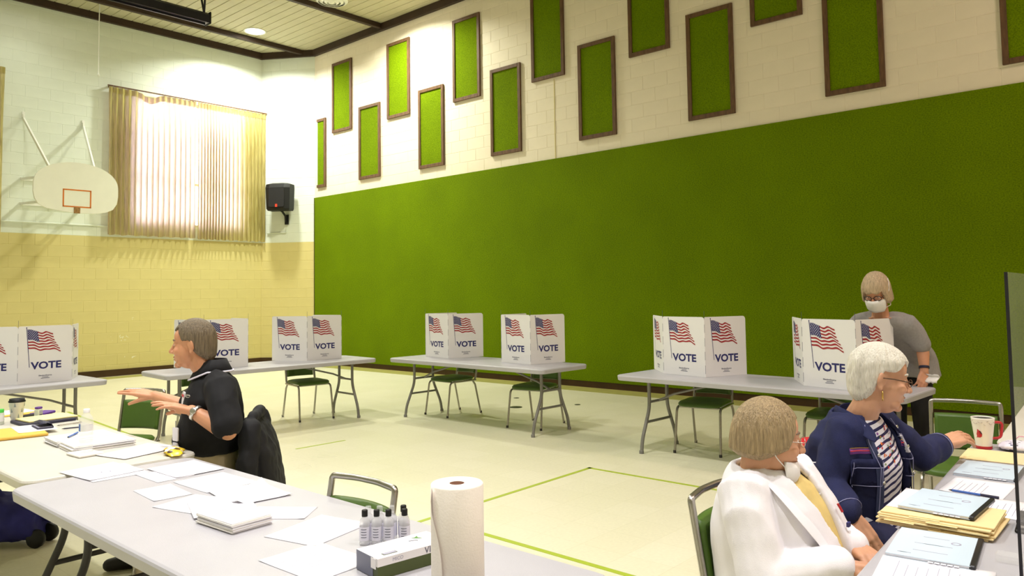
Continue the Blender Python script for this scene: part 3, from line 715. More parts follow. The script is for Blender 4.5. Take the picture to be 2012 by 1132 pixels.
booth([(6.59, 2.61), (6.186, 2.373), (6.062, 1.92), pt((6.062, 1.92), -18)], 'voting booth the woman in grey leans over')
booth([pt((6.403, 5.878), 3), (6.403, 5.878), (6.362, 5.41), pt((6.362, 5.41), -15)], 'voting booth on the middle table at its near end')
booth([pt((6.485, 7.25), -12), (6.485, 7.25), (6.434, 6.783), pt((6.434, 6.783), -21)], 'voting booth on the middle table at the corner end')
booth([(5.048, 8.447), (5.272, 8.034), (5.735, 7.985), pt((5.735, 7.985), 105)], 'voting booth on the table behind the man, beside its empty end')
booth([pt((4.038, 8.159), 105), (4.038, 8.159), (4.48, 8.00), pt((4.48, 8.00), 85)], 'voting booth partly hidden behind the head of the man in black')
booth([pt((2.263, 8.187), 137), (2.263, 8.187), (2.733, 8.21), pt((2.733, 8.21), 65)], 'voting booth on the table below the basketball backboard')
# ================================================================== PEOPLE
def skin_mat(name, c):
    m = mat(name, c, rough=0.5, var=0.07, vscale=14, bump=0.05, bscale=160)
    b = m.node_tree.nodes['Principled BSDF']; b.inputs['Subsurface Weight'].default_value = 0.12; b.inputs['Subsurface Radius'].default_value = (0.012, 0.005, 0.003); b.inputs['Subsurface Scale'].default_value = 0.6
    return m
def hair_mat(name, c, var=0.3):
    return mat(name, c, rough=0.45, var=var, vscale=30, bump=0.8, bscale=55, stretch=(4.5, 4.5, 0.45))
def to_mesh(mb, voxel, name, mats, smooth=3, wr=None, factor=0.5):
    me = mb.mesh(name, mats); o = bpy.data.objects.new('tmp', me); COL.objects.link(o)
    r = o.modifiers.new('r', 'REMESH'); r.mode = 'VOXEL'; r.voxel_size = voxel
    if smooth: s = o.modifiers.new('s', 'SMOOTH'); s.factor = factor; s.iterations = smooth
    bpy.context.view_layer.update()
    out = bpy.data.meshes.new_from_object(o.evaluated_get(bpy.context.evaluated_depsgraph_get()))
    COL.objects.unlink(o); bpy.data.objects.remove(o); out.name = name
    out.materials.clear()
    for mt in (mats if isinstance(mats, (list, tuple)) else [mats]): out.materials.append(MATS[mt])
    if wr:
        nv = [v.normal.copy() for v in out.vertices]
        for v, nn in zip(out.vertices, nv):
            v.co += nn*wr(v.co)
    out.polygons.foreach_set('use_smooth', [True]*len(out.polygons)); out.update()
    return out
def ell(mb, c, r, mx=None, n=14, m=0):
    rings = []
    c = Vector(c)
    for i in range(1, n):
        t = PI*i/n
        rings.append([c+Vector((r[0]*math.sin(t)*math.cos(2*PI*j/18), r[1]*math.sin(t)*math.sin(2*PI*j/18), -r[2]*math.cos(t))) for j in range(18)])
    if mx: rings = [[mx @ p for p in q] for q in rings]
    mb.loft(rings, m)
def limb(mb, pts, rad, mx=None, n=14, flat=1.0, up=None, m=0):
    P = [Vector(p) for p in pts]
    if mx: P = [mx @ p for p in P]
    # densify smoothly and round the ends
    d0 = (P[0]-P[1]).normalized(); d1 = (P[-1]-P[-2]).normalized(); Q = []; R_ = []
    for f, s in ((0.95, 0.30), (0.7, 0.72), (0.35, 0.94)): Q.append(P[0]+d0*rad[0]*f); R_.append(rad[0]*s)
    for i in range(len(P)):
        Q.append(P[i]); R_.append(rad[i])
        if i < len(P)-1:
            Q.append((P[i]+P[i+1])/2); R_.append((rad[i]+rad[i+1])/2)
    for f, s in ((0.35, 0.94), (0.7, 0.72), (0.95, 0.30)): Q.append(P[-1]+d1*rad[-1]*f); R_.append(rad[-1]*s)
    if flat == 1.0: mb.tube(Q, R_, n, m, up=up)
    else:
        # elliptical cross-section: build by hand
        T = [(Q[min(i+1, len(Q)-1)]-Q[max(i-1, 0)]).normalized() for i in range(len(Q))]; u = Vector(up); rings = []
        for q, t, r in zip(Q, T, R_):
            a = (u-t*u.dot(t)).normalized(); b = t.cross(a)
            rings.append([q+a*(r*flat*math.sin(2*PI*j/n))+b*(r*math.cos(2*PI*j/n)) for j in range(n)])
        mb.loft(rings, m)
def torso(mb, secs, n=28, ex=2.5, m=0):
    # secs: (centre, half width, half depth, side, front)
    rings = []
    for (c, w, d, sd, fr) in secs:
        c, sd, fr = Vector(c), Vector(sd).normalized(), Vector(fr).normalized(); ring = []
        for j in range(n):
            a = 2*PI*j/n; ca, sa = math.cos(a), math.sin(a)
            ring.append(c+sd*(w*math.copysign(abs(ca)**(2/ex), ca))+fr*(d*math.copysign(abs(sa)**(2/ex), sa)))
        rings.append(ring)
    mb.loft(rings, m)
def frame(origin, face, tilt=0.0, roll=0.0, s=1.0):
    # face: horizontal facing direction (x, y); tilt>0 looks down; columns: right, face, up
    f = Vector((face[0], face[1], 0)).normalized(); up = Vector((0, 0, 1)); r = f.cross(up)
    M_ = Matrix((r, f, up)).transposed().to_4x4()
    return Matrix.Translation(origin) @ M_ @ Matrix.Rotation(-math.radians(tilt), 4, 'X') @ Matrix.Rotation(math.radians(roll), 4, 'Y') @ Matrix.Scale(s, 4)
def head_parts(mb, H, female=False, jaw=1.0):
    ell(mb, (0, -0.012, 0.030), (0.075, 0.097, 0.103), H)
    ell(mb, (0, 0.028, -0.030), (0.062*jaw, 0.066, 0.088), H)
    ell(mb, (0, 0.020, -0.070), (0.054*jaw, 0.058, 0.050), H)
    ell(mb, (0, 0.060, 0.045), (0.055, 0.030, 0.045), H)           # forehead
    limb(mb, [(-0.040, 0.070, 0.026), (-0.018, 0.084, 0.026), (0.018, 0.084, 0.026), (0.040, 0.070, 0.026)], [0.010, 0.011, 0.011, 0.010], H)   # brow
    for s in (-1, 1):
        ell(mb, (s*0.038, 0.066, -0.026), (0.024, 0.024, 0.024), H)   # cheek
        ell(mb, (s*0.031, 0.074, 0.006), (0.015, 0.0125, 0.012), H)   # lids
        ell(mb, (s*0.012, 0.100, -0.032), (0.0085, 0.011, 0.008), H)  # nostril wings
        er = H @ Matrix.Translation((s*0.077, -0.012, -0.004)) @ Matrix.Rotation(s*0.35, 4, 'Z') @ Matrix.Rotation(-0.2, 4, 'X')
        ell(mb, (0, 0, 0), (0.0065, 0.019, 0.031), er); ell(mb, (s*0.004, -0.010, 0.008), (0.006, 0.010, 0.024), er); ell(mb, (s*0.003, 0.004, -0.026), (0.006, 0.009, 0.010), er)
        ell(mb, (s*0.028, 0.055, -0.085), (0.026, 0.022, 0.020), H)
    limb(mb, [(0, 0.090, 0.016), (0, 0.103, -0.010), (0, 0.114, -0.028)], [0.0085, 0.0100, 0.0115], H)   # nose
    limb(mb, [(-0.021, 0.084, -0.058), (0, 0.094, -0.056), (0.021, 0.084, -0.058)], [0.006, 0.0075, 0.006], H)
    limb(mb, [(-0.018, 0.083, -0.070), (0, 0.092, -0.071), (0.018, 0.083, -0.070)], [0.006, 0.0078, 0.006], H)
    ell(mb, (0, 0.078, -0.098), (0.024, 0.018, 0.017), H)           # chin
def face_bits(body, H, browcol, liph='lip', lips=True, brows=True):
    for s in (-1, 1):
        e = MB(); ell(e, (s*0.031, 0.0785, 0.006), (0.0105, 0.0095, 0.0062), H, 10); o = e.build('eye', 'eye_white', body)
        ir = MB(); ell(ir, (s*0.031, 0.0850, 0.006), (0.0048, 0.0036, 0.0048), H, 8); ir.build('iris', 'iris_dark', o)
        if brows:
            b = MB(); limb(b, [(s*0.014, 0.0935, 0.028), (s*0.030, 0.0885, 0.033), (s*0.046, 0.074, 0.029)], [0.0032, 0.0040, 0.0025], H, 8); b.build('eyebrow', browcol, body)
    if lips:
        l = MB(); limb(l, [(-0.022, 0.0865, -0.0605), (0, 0.1000, -0.0575), (0.022, 0.0865, -0.0605)], [0.0018, 0.0032, 0.0018], H, 8); limb(l, [(-0.019, 0.0850, -0.0665), (0, 0.0975, -0.0700), (0.019, 0.0850, -0.0665)], [0.0018, 0.0036, 0.0018], H, 8); l.build('lips', liph, body)
def hair_shell(H, zbot, mname, rx=0.083, ry=0.107, rz=0.112, cz=0.030, cy=-0.012, flare=None, amp=0.004, freq=9.0, seed=1, na=120, nt=34, tuck=0.80, top_amp=0.3, wave=0.0):
    mb = MB(); rings = []
    ztop = cz+rz
    for i in range(nt+1):
        t = i/nt; ring = []
        for j in range(na):
            a = 2*PI*j/na                      # 0 = person's right, pi/2 = face
            zb = zbot(a); tt = t
            z = ztop-(ztop-zb)*(1-math.cos(tt*PI/2)) if t < 1 else zb
            q = (z-cz)/rz
            k = math.sqrt(max(0.0, 1-q*q)) if q > 0 else 1.0-0.10*min(1, -q*1.0)**2
            if flare: k *= flare(a, z)
            nz = mnoise.noise(Vector((math.cos(a)*freq*0.5, math.sin(a)*freq*0.5, z*6+seed)))*0.6+0.5*mnoise.noise(Vector((math.cos(a)*freq*1.7, math.sin(a)*freq*1.7, z*4+seed*2)))
            if wave: nz += wave*mnoise.noise(Vector((math.cos(a)*3.5, math.sin(a)*3.5, z*32+seed)))
            off = amp*nz*(top_amp+(1-top_amp)*min(1, t*1.5))
            if t > 0.94: k *= 1-(1-tuck)*((t-0.94)/0.06)
            ring.append(H @ Vector(((rx*k+off)*math.cos(a), cy+(ry*k+off)*math.sin(a), z+0.25*off)))
        rings.append(ring)
    mb.loft(rings, 0); return mb
def hand_parts(mb, wrist, fwd, palm_n, side, curl=(0.25, 0.25, 0.3, 0.35), spread=0.10, thumb=(0.7, 0.35, 0.2), s=1.0):
    # fwd: wrist->knuckles; palm_n: out of the back of the hand; side=+1: thumb towards fwd x back
    f = Vector(fwd).normalized(); b = Vector(palm_n); b = (b-f*b.dot(f)).normalized(); l = f.cross(b)*side
    Wp = Vector(wrist)
    def P(x, y, z): return Wp+(f*x+l*y+b*z)*s
    kn = [(0.088, 0.030, 0.004), (0.092, 0.010, 0.007), (0.088, -0.010, 0.006), (0.080, -0.028, 0.002)]
    for k, (x, y, z) in enumerate(kn):
        limb(mb, [P(0.0, y*0.55, 0), P(0.045, y*0.85, 0.002), P(x, y, z)], [0.016*s, 0.0145*s, 0.0115*s])
    limb(mb, [P(0.01, 0.012, -0.006), P(0.05, 0.020, -0.012)], [0.015*s, 0.014*s]); limb(mb, [P(0.01, -0.014, -0.006), P(0.055, -0.022, -0.010)], [0.014*s, 0.012*s])
    ln = [(0.040, 0.025, 0.020), (0.045, 0.028, 0.021), (0.041, 0.026, 0.020), (0.032, 0.020, 0.018)]; rr = [0.0088, 0.009, 0.0085, 0.0075]
    for k, (x, y, z) in enumerate(kn):
        p = P(x, y, z); ang = curl[k]*0.7; pts = [p]; yaw = (1.5-k)*spread
        for q in range(3):
            d = (f*math.cos(ang)*math.cos(yaw)+l*math.sin(yaw)*math.cos(ang)-b*math.sin(ang)).normalized(); p = p+d*ln[k][q]*s; pts.append(p); ang += curl[k]*(1.0 if q == 0 else 0.7)
        r = rr[k]*s; limb(mb, pts, [r*1.06, r, r*0.93, r*0.80], n=10)
    a0, a1, a2 = thumb; p = P(0.020, 0.022, -0.006); pts = [p]; ang = a0
    for q, L_ in enumerate((0.042, 0.032, 0.026)):
        d = (f*math.cos(ang)+l*math.sin(ang)-b*(0.35+0.15*q)).normalized(); p = p+d*L_*s; pts.append(p); ang -= a1 if q == 0 else a2
    limb(mb, pts, [0.0145*s, 0.0115*s, 0.0102*s, 0.0085*s], n=10)
    return P
def arm_parts(mb, sh, el, wr, r=(0.050, 0.041, 0.030)):
    sh, el, wr = Vector(sh), Vector(el), Vector(wr)
    limb(mb, [sh, sh.lerp(el, 0.5), el], [r[0], r[0]*0.93, r[1]]); limb(mb, [el, el.lerp(wr, 0.28), el.lerp(wr, 0.7), wr], [r[1], r[1]*1.06, r[2]*1.12, r[2]*0.86])
def folds(scale, amp, seed=0, fine=0.35):
    def f(p):
        q = Vector((p.x*scale, p.y*scale, p.z*scale*0.75))+Vector((seed*7.3, seed*1.9, 0))
        a = 1-abs(mnoise.noise(q))*2; b = mnoise.noise(q*2.7)
        return amp*(a*0.7+fine*b)
    return f
mat('eye_white', rgb(235, 230, 225), rough=0.2); mat('iris_dark', rgb(60, 50, 45), rough=0.15); mat('lip', rgb(176, 100, 88), rough=0.45); mat('brow_grey', rgb(120, 104, 88), rough=0.7)
skin_mat('skin_man', rgb(206, 148, 112)); skin_mat('skin_white', rgb(212, 158, 126)); skin_mat('skin_denim', rgb(206, 154, 122)); skin_mat('skin_stand', rgb(208, 150, 118))
hair_mat('hair_man', rgb(118, 104, 84), 0.35); hair_mat('hair_bob', rgb(164, 142, 108), 0.30); hair_mat('hair_snow', rgb(232, 226, 212), 0.08); hair_mat('hair_blond', rgb(196, 172, 142), 0.28)
mat('polo_black', rgb(20, 20, 24), rough=0.85, var=0.15, vscale=30, bump=0.1, bscale=500); mat('stripe_white', rgb(224, 220, 236), rough=0.8)
mat('khaki', rgb(188, 172, 142), rough=0.85, var=0.06, vscale=12, bump=0.15, bscale=300); mat('shoe_black', rgb(26, 24, 24), rough=0.45)
mat('jacket_black', rgb(18, 18, 22), rough=0.8, var=0.15, vscale=12)
mat('blazer_white', rgb(240, 236, 242), rough=0.85, var=0.02, vscale=10, bump=0.12, bscale=350); mat('blouse_yellow', rgb(226, 200, 128), rough=0.7, var=0.08, vscale=20)
mat('denim', rgb(26, 31, 72), rough=0.85, var=0.14, vscale=22, bump=0.25, bscale=420); mat('denim_light', rgb(62, 70, 106), rough=0.85, var=0.12, vscale=25); mat('slack_navy', rgb(26, 28, 60), rough=0.85, var=0.1, vscale=12)
mat('thread', rgb(150, 150, 190), rough=0.7); mat('heather_grey', rgb(156, 152, 152), rough=0.9, var=0.07, vscale=60, bump=0.15, bscale=400); mat('trouser_black', rgb(22, 20, 22), rough=0.8)
mat('mask_white', rgb(240, 236, 234), rough=0.8, var=0.02, vscale=20); mat('glasses_dark', rgb(40, 30, 28), rough=0.3); mat('silver', rgb(200, 198, 192), rough=0.25, metal=0.9); mat('gold', rgb(214, 176, 96), rough=0.25, metal=0.9)
mat('lens_clear', (0.9, 0.9, 0.9, 1), rough=0.03, trans=0.9, alpha=0.35)
def striped():
    m = mat('shirt_striped', rgb(230, 226, 236), rough=0.8); nt = m.node_tree; N = nt.nodes; L = nt.links
    g = N.new('ShaderNodeNewGeometry'); mp = N.new('ShaderNodeMapping'); mp.inputs['Rotation'].default_value = (0.25, 0.25, 0); L.new(g.outputs['Position'], mp.inputs[0])
    nz = N.new('ShaderNodeTexNoise'); nz.inputs['Scale'].default_value = 5; L.new(g.outputs['Position'], nz.inputs['Vector'])
    ad = N.new('ShaderNodeVectorMath'); ad.operation = 'MULTIPLY_ADD'; L.new(nz.outputs['Color'], ad.inputs[0]); ad.inputs[1].default_value = (0.05, 0.05, 0.05); L.new(mp.outputs[0], ad.inputs[2])
    w = N.new('ShaderNodeTexWave'); w.bands_direction = 'Z'; w.inputs['Scale'].default_value = 11.5; w.inputs['Distortion'].default_value = 0; L.new(ad.outputs[0], w.inputs['Vector'])
    r = N.new('ShaderNodeValToRGB'); r.color_ramp.interpolation = 'CONSTANT'; r.color_ramp.elements[0].color = rgb(40, 38, 84); r.color_ramp.elements[1].color = rgb(232, 228, 238); r.color_ramp.elements[1].position = 0.34
    L.new(w.outputs['Fac'], r.inputs[0]); L.new(r.outputs[0], N['Principled BSDF'].inputs['Base Color'])
striped()

def thing_mesh(name, me, label, cat): o = link(name, me); return tag(o, label, cat)

# ------------------------------------------------------------------ the man in the black polo
def person_man():
    face = (-0.72, 0.69); fc = Vector((-0.80, 0.60, 0)).normalized(); sd = Vector((fc.y, -fc.x, 0))     # sd: his right
    H = frame((1.935, 4.025, 1.245), face, 2, 0, 1.04)
    neck = Vector((2.015, 3.985, 1.095)); pel = Vector((2.055, 4.075, 0.53))
    Lsh, Rsh = Vector((1.985, 3.825, 1.035)), Vector((2.125, 4.16, 1.035))
    Lel, Lwr, Rel, Rwr = Vector((1.965, 3.70, 0.815)), Vector((1.86, 3.885, 0.918)), Vector((2.06, 4.34, 0.86)), Vector((1.935, 4.50, 0.937))
    b = MB(); head_parts(b, H, jaw=1.08)
    limb(b, [H @ Vector((0, -0.02, -0.05)), H @ Vector((0, -0.035, -0.10)), neck+Vector((0, 0, -0.02))], [0.060, 0.058, 0.064])
    secs = [(pel, 0.17, 0.12, sd, fc), (pel+Vector((0, 0, 0.14)), 0.165, 0.13, sd, fc), ((2.04, 4.03, 0.84), 0.17, 0.125, sd, fc), ((2.03, 4.01, 0.98), 0.165, 0.11, sd, fc), ((2.03, 3.99, 1.07), 0.10, 0.08, sd, fc)]
    torso(b, secs)
    arm_parts(b, Lsh, Lel, Lwr, (0.052, 0.044, 0.034)); arm_parts(b, Rsh, Rel, Rwr, (0.052, 0.044, 0.034))
    lf = (Vector((1.69, 4.02, 0.975))-Lwr).normalized(); rf = (Vector((1.765, 4.68, 0.99))-Rwr).normalized()
    hand_parts(b, Lwr+lf*0.005, lf, (-0.15, 0.1, 1.0), 1, (0.06, 0.10, 0.16, 0.25), 0.05, (0.35, 0.2, 0.1), 1.06)
    hand_parts(b, Rwr+rf*0.005, rf, (-0.2, -0.25, 1.0), -1, (0.05, 0.14, 0.22, 0.30), 0.09, (0.45, 0.2, 0.1), 1.06)
    kn = [Vector((1.70, 4.14, 0.545)), Vector((1.82, 4.44, 0.54))]; hp = [pel-sd*0.09, pel+sd*0.09]; ft = [Vector((1.74, 4.10, 0.09)), Vector((1.88, 4.46, 0.09))]
    for k in range(2):
        limb(b, [hp[k], hp[k].lerp(kn[k], 0.5), kn[k]], [0.078, 0.07, 0.055]); limb(b, [kn[k], kn[k].lerp(ft[k], 0.4), ft[k]], [0.054, 0.048, 0.034])
    o = thing_mesh('person', to_mesh(b, 0.0045, 'person', 'skin_man', 3), 'seated man in a black polo shirt gesturing with both hands', 'person')
    face_bits(o, H, 'brow_grey')
    # hair: short, receding at the crown
    def zb(a):
        d = math.atan2(math.sin(a-PI/2), math.cos(a-PI/2)); ad = abs(d)           # 0 at the face
        if ad < 0.75: return 0.083-0.012*math.cos(ad*4)
        if ad < 1.15: return 0.083-(ad-0.75)/0.40*0.070
        if ad < 1.45: return 0.013+0.012
        if ad < 1.9: return 0.025-(ad-1.45)/0.45*0.075
        return -0.050-0.030*min(1, (ad-1.9)/0.6)
    hs = hair_shell(H, zb, 'hair_man', 0.0815, 0.107, 0.110, amp=0.006, freq=10, seed=2, tuck=0.88, flare=lambda a, z: 1.0+0.05*max(0, math.sin(a))*max(0, min(1, (z-0.05)/0.05)))
    hs.build('hair', 'hair_man', o)
    # polo shirt
    p = MB()
    torso(p, [(pel+Vector((0.0, 0.0, 0.135)), 0.190, 0.160, sd, fc), (pel+Vector((-0.01, 0.0, 0.20)), 0.20, 0.175, sd, fc), ((2.045, 4.035, 0.83), 0.198, 0.16, sd, fc), ((2.04, 4.005, 0.96), 0.195, 0.135, sd, fc), ((2.035, 3.99, 1.05), 0.150, 0.105, sd, fc), ((2.02, 3.988, 1.095), 0.085, 0.080, sd, fc)])
    for sh, el in ((Lsh, Lel), (Rsh, Rel)):
        limb(p, [neck.lerp(sh, 0.30)+Vector((0, 0, -0.025)), sh+Vector((0, 0, -0.010)), sh.lerp(el, 0.55), sh.lerp(el, 0.82)], [0.066, 0.080, 0.072, 0.076])
    polo = link('polo_shirt', to_mesh(p, 0.008, 'polo_shirt', 'polo_black', 3, folds(8, 0.012, 1)), o)
    # collar with a white stripe
    def collar(off, zlo, zhi, r, mname, nm):
        c = MB(); rings = []
        for zz, rr in ((zlo, r*1.42), ((zlo+zhi)/2, r*1.20), (zhi, r)):
            rings.append([neck+Vector((0, 0, zz))+(sd*math.cos(a)*rr+fc*math.sin(a)*rr*1.05)+Vector((0, 0, -0.045*max(0, math.sin(a)))) for a in [PI/2+0.28+(2*PI-0.56)*k/40 for k in range(41)]])
        c.loft(rings, 0, True, False, False); ob = c.build(nm, mname, o); md = ob.modifiers.new('s', 'SOLIDIFY'); md.thickness = 0.004; return ob
    cb_ = collar(0, 0.006, 0.072, 0.076, 'polo_black', 'collar')
    st = MB(); rr = 0.109
    pth = [neck+Vector((0, 0, 0.008))+(sd*math.cos(a)*rr+fc*math.sin(a)*rr*1.05)+Vector((0, 0, -0.045*max(0, math.sin(a)))) for a in [PI/2+0.30+(2*PI-0.60)*k/40 for k in range(41)]]
    st.tube(pth, 0.0045, 6, ry=0.005); st.build('collar_stripe', 'stripe_white', cb_)
    # trousers
    t = MB()
    torso(t, [(pel+Vector((0, 0, -0.07)), 0.185, 0.16, sd, fc), (pel+Vector((0, 0, 0.14)), 0.180, 0.15, sd, fc)])
    for k in range(2):
        limb(t, [hp[k]+Vector((0, 0, 0.02)), hp[k].lerp(kn[k], 0.5), kn[k]], [0.100, 0.096, 0.082]); limb(t, [kn[k], kn[k].lerp(ft[k], 0.5), ft[k]], [0.076, 0.068, 0.062])
    link('trousers', to_mesh(t, 0.009, 'trousers', 'khaki', 4, folds(10, 0.007, 4)), o)
    for k in range(2):
        s = MB(); d = Vector((-0.9, 0.35, 0)).normalized(); f0 = Vector((ft[k].x, ft[k].y, 0)); limb(s, [f0-d*0.05+Vector((0, 0, 0.045)), f0+d*0.08+Vector((0, 0, 0.042)), f0+d*0.18+Vector((0, 0, 0.036))], [0.043, 0.042, 0.034]); s.build('shoe', 'shoe_black', o)
    # watch on the left wrist
    w = MB(); ax = (Lwr-Lel).normalized(); wc_ = Lwr-ax*0.03; u = ax.cross(Vector((0, 0, 1))).normalized(); v = ax.cross(u)
    w.tube([wc_+u*math.cos(2*PI*k/24)*0.0385+v*math.sin(2*PI*k/24)*0.0385 for k in range(24)], 0.003, 8, ry=0.011, loop=True, up=ax)
    wt = w.build('watch', 'silver', o)
    out_ = (Vector((-0.746, -0.663, 0.5))-ax*Vector((-0.746, -0.663, 0.5)).dot(ax)).normalized()
    q = MB(); q.lathe([(0.017, 0), (0.017, 0.007), (0.014, 0.009), (0.001, 0.009)], 16, mx=Matrix.Translation(wc_+out_*0.037) @ out_.to_track_quat('Z', 'Y').to_matrix().to_4x4()); q.build('watch_case', 'silver', wt)
    # sticker and badge on the chest, name tag on a lanyard clip, small logo
    def patch(c, nrm, w_, h_, mname, nm, up=Vector((0, 0, 1)), par=o, th=0.003):
        nrm = Vector(nrm).normalized(); x = up.cross(nrm).normalized(); y = nrm.cross(x); M_ = Matrix((x, y, nrm)).transposed().to_4x4()
        return MB().prism(rrect(w_, h_, min(w_, h_)*0.15, 3), 0, th, mx=Matrix.Translation(c) @ M_).build(nm, mname, par)
    ch = Vector((2.04, 4.005, 0.965))+fc*0.146
    mat('sticker_white', rgb(236, 232, 240), rough=0.5); mat('sticker_red', rgb(190, 40, 60), rough=0.5); mat('sticker_blue', rgb(70, 60, 140), rough=0.5)
    bpy.context.view_layer.update()
    def onshirt(z_, f_, l_, up_=0.0):
        v = (fc*f_-sd*l_).normalized(); src = Vector((2.04, 4.02, z_))+v*0.6; hit, loc, nrm, _ = polo.ray_cast(src, -v)
        return (loc, ((nrm if hit else v)*0.5+v*0.5+Vector((0, 0, up_))).normalized()) if hit else (src-v*0.4, v)
    c1, n1 = onshirt(0.965, 0.86, 0.51); s1 = patch(c1, n1, 0.07, 0.07, 'sticker_white', 'vote_sticker', th=0.006)
    patch(c1+n1*0.006+Vector((0, 0, 0.014)), n1, 0.056, 0.013, 'sticker_red', 'sticker_stripe', par=s1, th=0.002); patch(c1+n1*0.006+Vector((0, 0, -0.020)), n1, 0.056, 0.013, 'sticker_blue', 'sticker_stripe', par=s1, th=0.002)
    lc, n2 = onshirt(0.985, 0.50, 0.87); lx = Vector((0, 0, 1)).cross(n2).normalized(); lc = lc+n2*0.004
    lg = MB(); lg.tube([lc+lx*0.018*math.cos(a_)+Vector((0, 0, 0.007*math.sin(a_))) for a_ in [2*PI*k/20 for k in range(20)]], 0.0022, 6, loop=True); lg.tube([lc-lx*0.014, lc+lx*0.016+Vector((0, 0, 0.004))], 0.0018, 6); lg.build('chest_emblem', 'silver', o)
    c3, n3 = onshirt(0.785, 0.80, 0.60); c4, n4 = onshirt(0.715, 0.80, 0.60)
    ln = MB(); ln.tube([c3+n3*0.006+Vector((0, 0, 0.07)), c3+n3*0.006+Vector((0, 0, 0.03))], 0.003, 6); ln.build('badge_clip', 'silver', o)
    patch(c3+n3*0.003, n3, 0.055, 0.07, 'sticker_white', 'name_badge', th=0.006); patch(c4+n4*0.003, n4, 0.06, 0.055, 'sticker_white', 'name_badge', th=0.006)
    # jacket hung on the chair back (its own thing)
    cb2 = CH_MAN.matrix_basis
    j = MB()
    def jp(x, y, z): return cb2 @ Vector((x, y, z))
    sdj = (jp(1, 0, 0)-jp(0, 0, 0)); frj = jp(0, 1, 0)-jp(0, 0, 0)
    torso(j, [(jp(0.02, -0.38, 0.26), 0.24, 0.085, sdj, frj), (jp(0.02, -0.36, 0.50), 0.235, 0.085, sdj, frj), (jp(0.01, -0.345, 0.68), 0.22, 0.07, sdj, frj), (jp(0, -0.31, 0.79), 0.20, 0.055, sdj, frj), (jp(0, -0.295, 0.825), 0.15, 0.04, sdj, frj)], ex=3)
    limb(j, [jp(-0.19, -0.31, 0.80), jp(-0.25, -0.30, 0.62), jp(-0.235, -0.32, 0.40)], [0.05, 0.05, 0.045]); limb(j, [jp(0.19, -0.31, 0.80), jp(0.245, -0.32, 0.60), jp(0.26, -0.36, 0.32)], [0.05, 0.055, 0.05])
    limb(j, [jp(-0.15, -0.31, 0.85), jp(0, -0.33, 0.865), jp(0.15, -0.31, 0.85)], [0.022, 0.028, 0.022])
    jk = thing_mesh('jacket', to_mesh(j, 0.008, 'jacket', 'jacket_black', 4, folds(11, 0.012, 6)), 'black jacket draped over the back of the man\'s chair', 'jacket')
    return o
person_man()

